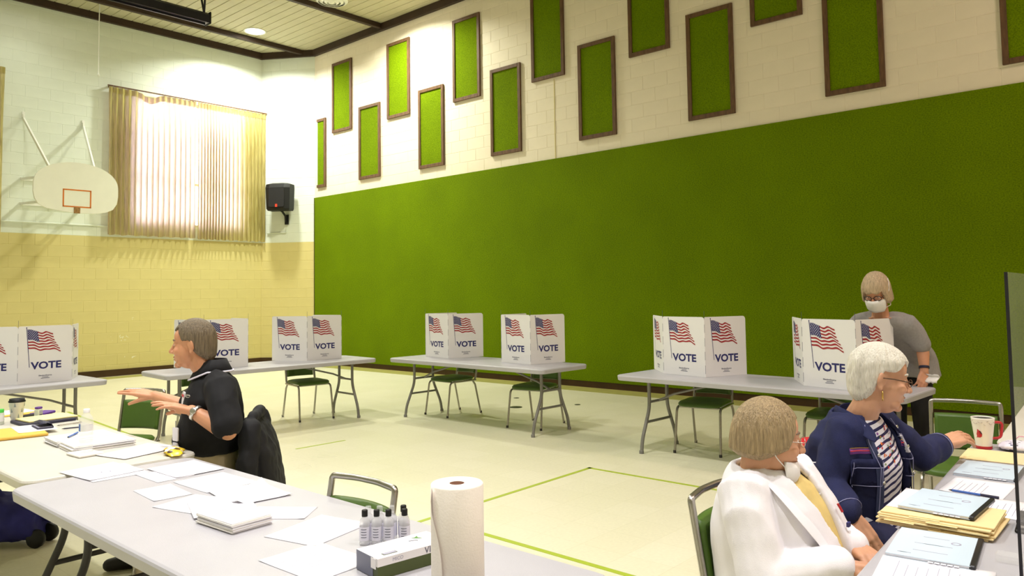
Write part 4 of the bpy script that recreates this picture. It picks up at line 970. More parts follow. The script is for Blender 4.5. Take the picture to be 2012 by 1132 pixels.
# ------------------------------------------------------------------ the woman in the white blazer
def person_white():
    fc = Vector((-0.02, -1, 0)).normalized(); sd = Vector((fc.y, -fc.x, 0))     # her right = -X
    H = frame((2.450, 1.064, 1.008), (0.64, -0.77), 6, 0, 1.0)
    neck = Vector((2.475, 1.085, 0.915)); pel = Vector((2.55, 1.06, 0.52))
    Rsh, Lsh = Vector((2.335, 1.10, 0.857)), Vector((2.69, 1.08, 0.857)); Rel, Rwr = Vector((2.275, 1.02, 0.62)), Vector((2.41, 0.835, 0.665)); Lel, Lwr = Vector((2.75, 0.98, 0.63)), Vector((2.62, 0.86, 0.66))
    b = MB(); head_parts(b, H, jaw=1.10)
    limb(b, [H @ Vector((0, -0.02, -0.05)), H @ Vector((0, -0.03, -0.10)), neck+Vector((0, 0, -0.03))], [0.058, 0.057, 0.066])
    ell(b, H @ Vector((0, 0.03, -0.11)), (0.04, 0.045, 0.03))
    torso(b, [(pel, 0.18, 0.14, sd, fc), ((2.54, 1.06, 0.66), 0.17, 0.15, sd, fc), ((2.52, 1.08, 0.78), 0.165, 0.13, sd, fc), ((2.50, 1.09, 0.87), 0.11, 0.09, sd, fc)])
    arm_parts(b, Rsh, Rel, Rwr, (0.05, 0.042, 0.03)); arm_parts(b, Lsh, Lel, Lwr, (0.05, 0.042, 0.03))
    rf = Vector((0.55, -0.75, -0.12)).normalized(); hand_parts(b, Rwr, rf, (0.1, 0.1, 1), 1, (0.5, 0.5, 0.55, 0.6), 0.04, (0.5, 0.3, 0.2), 0.95)
    lf = Vector((-0.6, -0.7, -0.1)).normalized(); hand_parts(b, Lwr, lf, (0, 0.1, 1), -1, (0.5, 0.5, 0.55, 0.6), 0.04, (0.5, 0.3, 0.2), 0.95)
    hp = [pel+sd*0.09, pel-sd*0.09]; kn = [Vector((2.46, 0.62, 0.51)), Vector((2.64, 0.62, 0.51))]; ft = [Vector((2.46, 0.60, 0.09)), Vector((2.66, 0.60, 0.09))]
    for k in range(2): limb(b, [hp[k], kn[k]], [0.08, 0.055]); limb(b, [kn[k], ft[k]], [0.053, 0.036])
    o = thing_mesh('person', to_mesh(b, 0.0045, 'person', 'skin_white', 3), 'seated woman in a white blazer with a tan bob and lowered mask', 'person')
    face_bits(o, H, 'brow_grey', lips=False)
    def zb(a):
        d = math.atan2(math.sin(a-PI/2), math.cos(a-PI/2)); ad = abs(d)
        if ad < 0.55: return 0.070
        if ad < 1.05: return 0.070-(ad-0.55)/0.50*0.100
        return -0.030-0.032*min(1, (ad-1.05)/0.9)
    def fl(a, z):
        return 1.0+0.10*max(0, min(1, (0.06-z)/0.10))-0.05*max(0, min(1, (-0.05-z)/0.05))
    hair_shell(H, zb, 'hair_bob', 0.092, 0.106, 0.108, flare=fl, amp=0.006, freq=12, seed=4, tuck=0.75, nt=40, na=150).build('hair', 'hair_bob', o)
    # mask pulled down to the chin, with an ear loop
    mk = MB(); rings = []
    for z, ext, rr in ((-0.058, 1.15, 0.98), (-0.075, 1.15, 1.08), (-0.098, 1.10, 1.13), (-0.118, 1.0, 1.02), (-0.130, 0.9, 0.70)):
        rings.append([H @ Vector((0.066*rr*math.cos(a), 0.026+0.070*rr*math.sin(a), z-0.004*math.sin(a))) for a in [PI/2-ext*1.25+2*ext*1.25*k/24 for k in range(25)]])
    mk.loft(rings, 0, True, False, False); mo = mk.build('face_mask', 'mask_white', o); md = mo.modifiers.new('s', 'SOLIDIFY'); md.thickness = 0.003
    for s in (-1, 1):
        e = MB(); e.tube(fillet([H @ Vector((s*0.064, 0.045, -0.080)), H @ Vector((s*0.082, 0.0, -0.04)), H @ Vector((s*0.087, -0.02, 0.01))], 0.02), 0.0018, 6); e.build('ear_loop', 'mask_white', mo)
    # thin glasses
    g = MB()
    for s in (-1, 1):
        g.tube([H @ Vector((s*0.031+0.022*math.cos(a), 0.102, 0.004+0.017*math.sin(a))) for a in [2*PI*k/18 for k in range(18)]], 0.0013, 6, loop=True); g.tube([H @ Vector((s*0.053, 0.100, 0.006)), H @ Vector((s*0.083, -0.01, 0.008))], 0.0013, 6)
    g.tube([H @ Vector((-0.009, 0.104, 0.008)), H @ Vector((0.009, 0.104, 0.008))], 0.0013, 6); g.build('glasses', 'silver', o)
    # yellow blouse
    bl = MB(); torso(bl, [(pel+Vector((0, 0, 0.02)), 0.18, 0.18, sd, fc), ((2.545, 1.05, 0.64), 0.175, 0.185, sd, fc), ((2.53, 1.07, 0.76), 0.165, 0.16, sd, fc), ((2.505, 1.075, 0.85), 0.13, 0.12, sd, fc), ((2.485, 1.085, 0.895), 0.085, 0.085, sd, fc)])
    bo = link('blouse', to_mesh(bl, 0.008, 'blouse', 'blouse_yellow', 3, folds(10, 0.005, 2)), o)
    mat('petal_pink', rgb(200, 110, 160), rough=0.7); mat('leaf_olive', rgb(140, 150, 70), rough=0.7)
    # blazer: body shell open at the front + sleeves
    z = MB(); rings = []
    secs = [((2.555, 1.055, 0.45), 0.235, 0.225), ((2.55, 1.06, 0.58), 0.225, 0.225), ((2.54, 1.075, 0.70), 0.215, 0.205), ((2.525, 1.085, 0.80), 0.20, 0.170), ((2.505, 1.09, 0.875), 0.150, 0.130), ((2.485, 1.092, 0.918), 0.098, 0.100)]
    for i, (c, w_, d_) in enumerate(secs):
        gap = (0.07, 0.07, 0.10, 0.17, 0.34, 0.58)[i]; c = Vector(c)
        rings.append([c+sd*(w_*math.copysign(abs(math.cos(a))**0.8, math.cos(a)))+fc*(d_*math.copysign(abs(math.sin(a))**0.8, math.sin(a))) for a in [PI/2+gap+(2*PI-2*gap)*k/48 for k in range(49)]])
    outer = rings; inner = [[p_.lerp(Vector((secs[i][0])), 0.10) for p_ in r] for i, r in enumerate(rings)]
    closed = [o_+i_[::-1] for o_, i_ in zip(outer, inner)]
    z.loft(closed, 0)
    for sh, el, wr in ((Rsh, Rel, Rwr), (Lsh, Lel, Lwr)):
        limb(z, [neck.lerp(sh, 0.45)+Vector((0, 0, -0.04)), sh+Vector((0, 0, -0.012)), sh.lerp(el, 0.5), el], [0.066, 0.082, 0.076, 0.070]); limb(z, [el, el.lerp(wr, 0.5), el.lerp(wr, 0.93)], [0.070, 0.060, 0.054])
    bz = link('blazer', to_mesh(z, 0.0075, 'blazer', 'blazer_white', 3, folds(7, 0.012, 3)), o)
    # lapels and collar
    for s in (1, -1):
        lp = MB(); L_ = []
        path = [(2.485, 1.175, 0.925), (2.485+s*-0.085, 1.09, 0.925), (2.49+s*-0.105, 1.00, 0.875), (2.51+s*-0.10, 0.925, 0.79), (2.535+s*-0.072, 0.875, 0.69), (2.545+s*-0.055, 0.845, 0.60)]
        wid = [0.03, 0.034, 0.060, 0.075, 0.055, 0.02]; A, B = [], []
        for q, wd in zip(path, wid):
            q = Vector(q); A.append(q); B.append(q+Vector((-s*wd*0.9, -wd*0.10, -wd*0.25)))
        lp.loft([A, B], 0, True, False, False); lo_ = lp.build('lapel', 'blazer_white', bz); md = lo_.modifiers.new('s', 'SOLIDIFY'); md.thickness = 0.006; md2 = lo_.modifiers.new('u', 'SUBSURF'); md2.levels = 2; md2.render_levels = 2
    # pins
    mat('pin_red', rgb(190, 40, 50), rough=0.4); mat('pin_navy', rgb(60, 60, 120), rough=0.4)
    bpy.context.view_layer.update()
    def onbz(x, z):
        hit, loc, nrm, _ = bz.ray_cast(Vector((x, 0.4, z)), Vector((0, 1, 0))); return (loc if hit else Vector((x, 0.9, z)))+Vector((0, -0.016, 0))
    MB().tube([onbz(2.575, 0.800), onbz(2.579, 0.787), onbz(2.582, 0.774)], 0.004, 6).build('ribbon_pin', 'pin_red', bz); MB().box(onbz(2.592, 0.735), (0.02, 0.008, 0.014)).build('lapel_pin', 'pin_navy', bz)
    # bracelet watch on the right wrist
    w = MB(); ax = (Rwr-Rel).normalized(); u = ax.cross(Vector((0, 0, 1))).normalized(); v = ax.cross(u); c = Rwr+ax*0.012
    w.tube([c+u*math.cos(2*PI*k/20)*0.033+v*math.sin(2*PI*k/20)*0.033 for k in range(20)], 0.0045, 6, loop=True); w.build('bracelet', 'gold', o)
    t = MB(); torso(t, [(pel+Vector((0, 0, -0.06)), 0.20, 0.19, sd, fc), (pel+Vector((0, 0, 0.08)), 0.20, 0.19, sd, fc)])
    for k in range(2): limb(t, [hp[k], kn[k]], [0.10, 0.08]); limb(t, [kn[k], ft[k]], [0.078, 0.065])
    link('trousers', to_mesh(t, 0.01, 'trousers', 'slack_navy', 3), o)
    for k in range(2):
        s = MB(); f0 = Vector((ft[k].x, ft[k].y, 0)); limb(s, [f0+Vector((0, 0.05, 0.04)), f0+Vector((0, -0.15, 0.035))], [0.04, 0.032]); s.build('shoe', 'shoe_black', o)
    return o
person_white()

# ------------------------------------------------------------------ the woman in the denim jacket
def person_denim():
    fc = Vector((-0.16, -1, 0)).normalized(); sd = Vector((fc.y, -fc.x, 0))      # her right = -X
    H = frame((3.205, 0.934, 1.143), (0.53, -0.85), 10, 0, 1.03)
    neck = Vector((3.195, 1.01, 1.00)); pel = Vector((3.27, 1.06, 0.53))
    Rsh, Lsh = Vector((3.085, 1.030, 0.945)), Vector((3.42, 1.01, 0.945))
    Rel, Rwr = Vector((3.025, 1.08, 0.745)), Vector((2.925, 0.965, 0.665)); Lel, Lwr = Vector((3.585, 0.895, 0.785)), Vector((3.80, 0.845, 0.808))
    b = MB(); head_parts(b, H, jaw=1.04)
    limb(b, [H @ Vector((0, -0.02, -0.05)), H @ Vector((0, -0.03, -0.11)), neck+Vector((0, 0, -0.03))], [0.054, 0.053, 0.062])
    ell(b, H @ Vector((0, 0.035, -0.10)), (0.036, 0.04, 0.028))
    torso(b, [(pel, 0.18, 0.14, sd, fc), ((3.255, 1.10, 0.68), 0.165, 0.14, sd, fc), ((3.23, 1.06, 0.83), 0.165, 0.125, sd, fc), ((3.215, 1.035, 0.95), 0.12, 0.09, sd, fc)])
    arm_parts(b, Rsh, Rel, Rwr, (0.048, 0.04, 0.03)); arm_parts(b, Lsh, Lel, Lwr, (0.048, 0.04, 0.03))
    hand_parts(b, Rwr, Vector((0.02, -0.55, -0.80)), (-0.75, -0.55, 0.4), -1, (0.25, 0.3, 0.35, 0.4), 0.05, (0.35, 0.2, 0.2), 1.02)
    hand_parts(b, Lwr, Vector((0.90, -0.42, 0.14)), (-0.12, -0.30, 1), -1, (0.20, 0.28, 0.34, 0.40), 0.09, (0.5, 0.05, 0.0), 1.10)
    hp = [pel+sd*0.09, pel-sd*0.09]; kn = [Vector((3.02, 0.72, 0.49)), Vector((3.24, 0.66, 0.50))]; ft = [Vector((3.02, 0.74, 0.09)), Vector((3.26, 0.66, 0.09))]
    for k in range(2): limb(b, [hp[k], kn[k]], [0.08, 0.055]); limb(b, [kn[k], ft[k]], [0.053, 0.036])
    o = thing_mesh('person', to_mesh(b, 0.0045, 'person', 'skin_denim', 3), 'seated woman with white hair in a dark denim jacket over stripes', 'person')
    face_bits(o, H, 'hair_snow')
    def zb(a):
        d = math.atan2(math.sin(a-PI/2), math.cos(a-PI/2)); ad = abs(d)
        if ad < 0.7: return 0.062-0.012*math.cos(ad*5)
        if ad < 1.05: return 0.062-(ad-0.7)/0.35*0.035
        if ad < 1.5: return 0.028
        if ad < 1.85: return 0.028-(ad-1.5)/0.35*0.09
        return -0.062-0.035*min(1, (ad-1.85)/0.5)
    def fl(a, z): return 1.0+0.08*max(0, min(1, (z-0.02)/0.05))*(0.6+0.6*max(0, math.sin(a)))-0.10*max(0, min(1, (-0.01-z)/0.08))
    hair_shell(H, zb, 'hair_snow', 0.083, 0.103, 0.108, flare=fl, amp=0.012, freq=7, seed=11, tuck=0.78, wave=0.35, nt=40, na=140).build('hair', 'hair_snow', o)
    g = MB()
    for s in (-1, 1):
        g.tube([H @ Vector((s*0.031+0.021*math.cos(a), 0.103-0.06*abs(s*0.031+0.021*math.cos(a))*0.3, 0.002+0.014*math.sin(a))) for a in [2*PI*k/18 for k in range(18)]], 0.0014, 6, loop=True)
        g.tube([H @ Vector((s*0.052, 0.100, 0.006)), H @ Vector((s*0.079, 0.03, 0.010)), H @ Vector((s*0.083, -0.012, 0.008))], 0.0022, 6)
    g.tube([H @ Vector((-0.010, 0.106, 0.006)), H @ Vector((0.010, 0.106, 0.006))], 0.0014, 6); g.build('glasses', 'frame_wood', o)
    for s in (-1, 1):
        e = MB(); c = H @ Vector((s*0.079, -0.003, -0.050)); e.tube([c+Vector((0.009*math.cos(a), 0.004*math.cos(a), 0.018*math.sin(a)-0.008)) for a in [2*PI*k/14 for k in range(14)]], 0.0022, 6, loop=True); e.build('earring', 'gold', o)
    # striped shirt
    p = MB(); torso(p, [(pel+Vector((0.0, 0.0, 0.03)), 0.195, 0.185, sd, fc), ((3.255, 1.09, 0.67), 0.19, 0.185, sd, fc), ((3.235, 1.06, 0.80), 0.185, 0.17, sd, fc), ((3.22, 1.035, 0.91), 0.155, 0.12, sd, fc), ((3.205, 1.02, 0.985), 0.085, 0.082, sd, fc)])
    po = link('striped_shirt', to_mesh(p, 0.008, 'striped_shirt', 'shirt_striped', 3, folds(9, 0.006, 5)), o)
    # embroidery on the shirt front
    mat('thread_red', rgb(206, 60, 70), rough=0.7); mat('thread_orange', rgb(226, 120, 60), rough=0.7); mat('thread_violet', rgb(130, 70, 150), rough=0.7); mat('thread_green', rgb(110, 140, 60), rough=0.7)
    rnd = random.Random(5)
    dg = bpy.context.evaluated_depsgraph_get(); bpy.context.view_layer.update()
    def stuck(obj, src, d):      # nearest surface point along a ray
        hit, loc, nrm, _ = obj.ray_cast(src, d); return (loc, nrm) if hit else (None, None)
    fm = {}
    for k in range(46):
        u = rnd.uniform(-0.075, 0.075); z_ = rnd.uniform(0.80, 0.955)
        src = Vector((3.22, 1.03, z_))+sd*u+fc*0.5; loc, nrm = stuck(po, src, -fc)
        if loc is None: continue
        mname = rnd.choice(['thread_red', 'thread_red', 'thread_orange', 'thread_violet', 'thread_green']); e = fm.setdefault(mname, MB()); r = rnd.uniform(0.004, 0.008)
        M_ = Matrix.Translation(loc) @ nrm.to_track_quat('Z', 'Y').to_matrix().to_4x4()
        e.add([M_ @ Vector((r*(1 if q % 2 == 0 else 0.5)*math.cos(q*PI/5), r*(1 if q % 2 == 0 else 0.5)*math.sin(q*PI/5), 0.0015)) for q in range(10)], [tuple(range(10))])
    for mname, e in fm.items(): e.build('embroidery', mname, po)
    # jacket: open shell + sleeves
    j = MB(); secs = [((3.285, 1.07, 0.60), 0.215, 0.185), ((3.275, 1.07, 0.70), 0.205, 0.19), ((3.25, 1.05, 0.82), 0.195, 0.180), ((3.225, 1.045, 0.91), 0.185, 0.140), ((3.21, 1.03, 0.975), 0.12, 0.10), ((3.20, 1.025, 1.005), 0.095, 0.088)]
    gaps = (0.55, 0.50, 0.48, 0.52, 0.62, 0.70); rings = []
    for i, (c, w_, d_) in enumerate(secs):
        c = Vector(c); rings.append([c+sd*(w_*math.copysign(abs(math.cos(a))**0.8, math.cos(a)))+fc*(d_*math.copysign(abs(math.sin(a))**0.8, math.sin(a))) for a in [PI/2+gaps[i]+(2*PI-2*gaps[i])*k/48 for k in range(49)]])
    inner = [[q.lerp(Vector(secs[i][0]), 0.09) for q in r] for i, r in enumerate(rings)]
    j.loft([a+b_[::-1] for a, b_ in zip(rings, inner)], 0)
    for sh, el, wr, e in ((Rsh, Rel, Rwr, 0.84), (Lsh, Lel, Lwr, 0.82)):
        limb(j, [neck.lerp(sh, 0.5)+Vector((0, 0, -0.03)), sh+Vector((0, 0, -0.01)), sh.lerp(el, 0.5), el], [0.06, 0.072, 0.064, 0.060]); limb(j, [el, el.lerp(wr, 0.5), el.lerp(wr, e)], [0.060, 0.055, 0.050])
    jo = link('denim_jacket', to_mesh(j, 0.0075, 'denim_jacket', 'denim', 3, folds(8, 0.013, 8)), o)
    # collar flaps, front facings, buttons, pockets, stitching
    def ribbon(path, w0, m, nm, par, up=None, th=0.004, sub=1):
        r_ = MB(); A, B = [], []
        for i, (q, wv) in enumerate(path): A.append(Vector(q)); B.append(Vector(q)+Vector(wv))
        r_.loft([A, B], 0, True, False, False); ob = r_.build(nm, m, par); md = ob.modifiers.new('s', 'SOLIDIFY'); md.thickness = th; md.offset = 0
        if sub: md = ob.modifiers.new('u', 'SUBSURF'); md.levels = 2; md.render_levels = 2
        return ob
    for s in (1, -1):
        ex = sd*s
        pth = [(neck-fc*0.095+ex*0.01+Vector((0, 0, 0.035)), -fc*0.012+Vector((0, 0, -0.055))), (neck+ex*0.085-fc*0.04+Vector((0, 0, 0.035)), ex*0.022+Vector((0, 0, -0.055))), (neck+ex*0.088+fc*0.04+Vector((0, 0, 0.010)), ex*0.035+fc*0.01+Vector((0, 0, -0.06))), (neck+ex*0.072+fc*0.105+Vector((0, 0, -0.045)), ex*0.055+fc*0.03+Vector((0, 0, -0.055)))]
        ribbon(pth, 0, 'denim', 'collar', jo, th=0.006)
    for s in (1, -1):
        pts_ = [rings[i][0 if s < 0 else -1] for i in (4, 3, 2, 1, 0)]
        c_ = [Vector(secs[i][0]) for i in (4, 3, 2, 1, 0)]
        pth = [(q+fc*0.008, ((sd if (q-cc_).dot(sd) > 0 else -sd)*0.035-fc*0.014)) for q, cc_ in zip(pts_, c_)]
        fcg = ribbon(pth, 0, 'denim_light' if s > 0 else 'denim', 'front_placket', jo, th=0.005)
        st_ = MB(); st_.tube([q+fc*0.013+(sd if (q-cc_).dot(sd) > 0 else -sd)*0.030-fc*0.008 for q, cc_ in zip(pts_, c_)], 0.0016, 5); st_.build('stitching', 'thread', fcg)
        for k in range(4):
            q = pts_[k].lerp(pts_[k+1], 0.5)+(sd if (pts_[k]-c_[k]).dot(sd) > 0 else -sd)*0.017+fc*0.012
            bt = MB(); bt.lathe([(0.0085, 0), (0.0085, 0.003), (0.005, 0.005), (0.001, 0.005)], 12, mx=Matrix.Translation(q) @ fc.to_track_quat('Z', 'Y').to_matrix().to_4x4()); bt.build('button', 'silver', jo)
    def on_jacket(u, z_, mb, poly, m, nm, off=0.004, par=None):
        # project a small polygon along the chest onto the jacket
        vs_ = []
        for (a, c) in poly:
            src = Vector((3.23, 1.06, z_+c))+sd*(u+a)+fc*0.6; loc, nrm = stuck(jo, src, -fc)
            if loc is None: return None
            vs_.append(loc+fc*off)
        n_ = len(vs_)//2
        mb = MB(); mb.loft([vs_[:n_], vs_[n_:]], 0, True, False, False); ob = mb.build(nm, m, par or jo); md = ob.modifiers.new('s', 'SOLIDIFY'); md.thickness = 0.003; return ob
    bpy.context.view_layer.update()
    for s in (1, -1):
        W8 = [-0.05+0.1*k/8 for k in range(9)]
        on_jacket(s*0.145, 0.845, None, [(a, 0.0) for a in W8]+[(a*0.9, -0.10) for a in W8], 'denim', 'chest_pocket')
        on_jacket(s*0.145, 0.852, None, [(a, 0.0) for a in W8]+[(a, -0.032) for a in W8], 'denim', 'pocket_flap', 0.008)
        on_jacket(s*0.145, 0.880, None, [(a, 0.012) for a in W8]+[(a, -0.010) for a in W8], 'thread_violet', 'embroidered_band', 0.003)
        on_jacket(s*0.145, 0.880, None, [(a, 0.004) for a in W8]+[(a, 0.000) for a in W8], 'thread_red', 'embroidered_band', 0.005)
        on_jacket(s*0.145, 0.888, None, [(a, 0.006) for a in W8]+[(a, 0.004) for a in W8], 'gold', 'embroidered_band', 0.005)
        for (a0, c0, a1, c1) in ((-0.048, -0.005, -0.044, -0.098), (0.048, -0.005, 0.044, -0.098), (-0.044, -0.098, 0.044, -0.098), (-0.05, -0.028, 0.05, -0.028)):
            pp = []
            for k in range(9):
                t_ = k/8; src = Vector((3.23, 1.06, 0.847+c0+(c1-c0)*t_))+sd*(s*0.145+a0+(a1-a0)*t_)+fc*0.6; loc, nrm = stuck(jo, src, -fc)
                if loc is not None: pp.append(loc+fc*0.011)
            if len(pp) > 3: MB().tube(pp, 0.0014, 5).build('stitching', 'thread', jo)
    mat('sticker_shine', rgb(228, 226, 236), rough=0.25)
    on_jacket(-0.135, 0.875, None, [(-0.03+0.06*k/8, 0.032) for k in range(9)]+[(-0.02+0.06*k/8, -0.03) for k in range(9)], 'sticker_shine', 'name_sticker', 0.012)
    for sh, el, wr, e in ((Rsh, Rel, Rwr, 0.80), (Lsh, Lel, Lwr, 0.76)):
        ax = (wr-el).normalized(); c = el.lerp(wr, e); u = ax.cross(Vector((0, 0, 1))).normalized(); v = ax.cross(u)
        MB().tube([c+u*math.cos(2*PI*k/24)*0.0565+v*math.sin(2*PI*k/24)*0.0565 for k in range(24)], 0.0016, 5, loop=True).build('cuff_stitching', 'thread', jo)
    t = MB(); torso(t, [(pel+Vector((0, 0, -0.07)), 0.195, 0.17, sd, fc), (pel+Vector((0, 0, 0.08)), 0.195, 0.17, sd, fc)])
    for k in range(2): limb(t, [hp[k], hp[k].lerp(kn[k], 0.5), kn[k]], [0.10, 0.094, 0.080]); limb(t, [kn[k], ft[k]], [0.078, 0.064])
    link('trousers', to_mesh(t, 0.009, 'trousers', 'slack_navy', 3, folds(10, 0.006, 2)), o)
    for k in range(2):
        s = MB(); f0 = Vector((ft[k].x, ft[k].y, 0)); limb(s, [f0+Vector((0, 0.05, 0.04)), f0+Vector((0, -0.15, 0.035))], [0.04, 0.032]); s.build('shoe', 'shoe_black', o)
    return o
person_denim()

# ------------------------------------------------------------------ the standing woman in grey
def person_stand():
    fc = Vector((-0.92, -0.10, 0)).normalized(); sd = Vector((fc.y, -fc.x, 0))
    H = frame((6.395, 1.855, 1.455), (-0.98, -0.02), 26, 0, 1.12)
    neck = Vector((6.475, 1.86, 1.295)); pel = Vector((6.98, 1.80, 0.90))
    Lsh, Rsh = Vector((6.585, 1.69, 1.225)), Vector((6.53, 2.03, 1.235)); Lel, Lwr = Vector((6.715, 1.62, 1.02)), Vector((6.655, 1.60, 0.83)); Rel, Rwr = Vector((6.52, 2.16, 1.0)), Vector((6.36, 2.12, 0.80))
    b = MB(); head_parts(b, H)
    limb(b, [H @ Vector((0, -0.02, -0.05)), H @ Vector((0, -0.035, -0.10)), neck+Vector((0.02, 0, -0.03))], [0.056, 0.055, 0.066])
    spine = [(pel, 0.18, 0.13), ((6.88, 1.82, 1.02), 0.165, 0.125), ((6.72, 1.84, 1.14), 0.17, 0.125), ((6.58, 1.855, 1.22), 0.15, 0.10), ((6.52, 1.858, 1.26), 0.10, 0.08)]
    torso(b, [(c, w_, d_, sd, fc) for c, w_, d_ in spine])
    arm_parts(b, Lsh, Lel, Lwr, (0.044, 0.044, 0.034)); arm_parts(b, Rsh, Rel, Rwr, (0.044, 0.044, 0.034))
    hand_parts(b, Lwr, Vector((-0.45, 0.12, -0.80)), (-0.65, -0.60, 0.25), -1, (0.45, 0.55, 0.6, 0.65), 0.06, (0.55, 0.2, 0.2), 1.05)
    hand_parts(b, Rwr, Vector((-0.75, -0.2, -0.25)), (0, 0, 1), 1, (0.3, 0.3, 0.35, 0.4), 0.06, (0.5, 0.2, 0.2), 1.05)
    hp = [pel-sd*0.09, pel+sd*0.09]; kn = [Vector((6.93, 1.70, 0.48)), Vector((6.98, 1.90, 0.48))]; ft = [Vector((6.97, 1.69, 0.08)), Vector((7.03, 1.91, 0.08))]
    for k in range(2): limb(b, [hp[k], kn[k]], [0.085, 0.058]); limb(b, [kn[k], ft[k]], [0.056, 0.038])
    o = thing_mesh('person', to_mesh(b, 0.0048, 'person', 'skin_stand', 3), 'standing woman in a grey top and white face mask bending over a booth', 'person')
    face_bits(o, H, 'hair_blond', lips=False, brows=False)
    def zb(a):
        d = math.atan2(math.sin(a-PI/2), math.cos(a-PI/2)); ad = abs(d)
        if ad < 0.72: return 0.030+0.006*math.cos(ad*9)
        if ad < 0.95: return 0.030-(ad-0.72)/0.23*0.085
        return -0.055-0.035*min(1, (ad-0.95)/0.6)
    def fl(a, z): return 1.0+0.07*max(0, min(1, (0.04-z)/0.10))
    hair_shell(H, zb, 'hair_blond', 0.093, 0.118, 0.122, flare=fl, amp=0.010, freq=10, seed=6, tuck=0.80, nt=40, na=140).build('hair', 'hair_blond', o)
    # mask over nose and mouth
    mk = MB(); rings = []
    for z, rx_, ry_, ext in ((-0.012, 0.066, 0.100, 1.18), (-0.030, 0.070, 0.106, 1.22), (-0.055, 0.070, 0.102, 1.22), (-0.085, 0.066, 0.094, 1.18), (-0.112, 0.056, 0.074, 1.05)):
        rings.append([H @ Vector((rx_*math.cos(a), 0.018+ry_*math.sin(a)*(0.97+0.03*math.cos((a-PI/2)*6)), z+0.004*math.cos((a-PI/2)*2))) for a in [PI/2-ext+2*ext*k/28 for k in range(29)]])
    mk.loft(rings, 0, True, False, False); mo = mk.build('face_mask', 'mask_white', o); md = mo.modifiers.new('s', 'SOLIDIFY'); md.thickness = 0.003
    for s in (-1, 1):
        if s < 0:
            e = MB(); e.tube([H @ Vector(q) for q in ((-0.062, 0.055, -0.02), (-0.090, 0.02, 0.03), (-0.090, -0.005, 0.065), (-0.080, -0.035, 0.095))], 0.0035, 6); e.build('mask_tie', 'mask_white', mo)
        e = MB(); e.tube(fillet([H @ Vector((s*0.060, 0.045, -0.09)), H @ Vector((s*0.075, -0.02, -0.105)), H @ Vector((s*0.045, -0.115, -0.10)), H @ Vector((s*0.055, -0.16, -0.085))], 0.02), 0.0035, 6); e.build('mask_tie', 'mask_white', mo)
    g = MB()
    for s in (-1, 1):
        g.tube([H @ Vector((s*0.032+0.024*math.cos(a), 0.104-0.25*abs(s*0.032+0.024*math.cos(a))**1.3, 0.006+0.017*math.sin(a))) for a in [2*PI*k/18 for k in range(18)]], 0.0028, 6, loop=True); g.tube([H @ Vector((s*0.056, 0.098, 0.010)), H @ Vector((s*0.090, 0.0, 0.014))], 0.0026, 6)
        ln_ = MB(); ln_.add([H @ Vector((s*0.032+0.023*math.cos(a), 0.101, 0.006+0.016*math.sin(a))) for a in [2*PI*k/18 for k in range(18)]], [tuple(range(18))]); ln_.build('lens', 'lens_clear', o)
    g.tube([H @ Vector((-0.009, 0.106, 0.010)), H @ Vector((0.009, 0.106, 0.010))], 0.0028, 6); g.build('glasses', 'glasses_dark', o)
    # loose grey top with wide elbow sleeves
    p = MB(); torso(p, [((7.00, 1.80, 0.76), 0.235, 0.18, sd, fc), ((6.97, 1.805, 0.90), 0.225, 0.175, sd, fc), ((6.86, 1.82, 1.02), 0.215, 0.175, sd, fc), ((6.72, 1.84, 1.13), 0.215, 0.165, sd, fc), ((6.60, 1.853, 1.21), 0.185, 0.13, sd, fc), ((6.545, 1.857, 1.265), 0.125, 0.095, sd, fc)])
    for sh, el in ((Lsh, Lel), (Rsh, Rel)):
        limb(p, [neck.lerp(sh, 0.4)+Vector((0.05, 0, -0.03)), sh+Vector((0.01, 0, -0.015)), sh.lerp(el, 0.5)+Vector((0.01, 0, 0)), sh.lerp(el, 0.88)], [0.066, 0.073, 0.072, 0.074])
        limb(p, [Vector((6.74, 1.84, 1.10)).lerp(sh, 0.5), sh.lerp(el, 0.7)], [0.08, 0.065])
    link('grey_top', to_mesh(p, 0.009, 'grey_top', 'heather_grey', 5, folds(7, 0.010, 9)), o)
    t = MB(); torso(t, [(pel+Vector((0, 0, -0.10)), 0.19, 0.15, sd, fc), (pel+Vector((0, 0, 0.05)), 0.19, 0.15, sd, fc)])
    for k in range(2): limb(t, [hp[k], kn[k]], [0.10, 0.078]); limb(t, [kn[k], ft[k]], [0.076, 0.066])
    link('trousers', to_mesh(t, 0.010, 'trousers', 'trouser_black', 3), o)
    for k in range(2):
        s = MB(); f0 = Vector((ft[k].x, ft[k].y, 0)); limb(s, [f0-fc*0.05+Vector((0, 0, 0.04)), f0+fc*0.15+Vector((0, 0, 0.035))], [0.04, 0.032]); s.build('shoe', 'shoe_black', o)
    ax = (Lwr-Lel).normalized(); u = ax.cross(Vector((1, 0, 0))).normalized(); v = ax.cross(u); c = Lwr-ax*0.035
    mat('band_navy', rgb(34, 34, 62), rough=0.5)
    MB().tube([c+u*math.cos(2*PI*k/20)*0.036+v*math.sin(2*PI*k/20)*0.036 for k in range(20)], 0.003, 8, ry=0.011, loop=True, up=ax).build('wrist_band', 'band_navy', o)
    # tissue held in her left hand: its own thing
    ts = MB(); c = Vector((6.655, 1.555, 0.765)); rnd = random.Random(3); rr = []
    for i in range(7):
        rr.append([c+Vector((-0.02+0.012*mnoise.noise(Vector((i, j*0.7, 2)))+0.02*math.sin(j*1.1), -0.055+0.014*i-0.008*math.sin(j), 0.050-0.013*j+0.010*mnoise.noise(Vector((i*0.8, j*0.6, 5))))) for j in range(6)])
    ts.loft(rr, 0, True, False, False); to_ = ts.build('tissue', 'mask_white'); md = to_.modifiers.new('s', 'SOLIDIFY'); md.thickness = 0.004
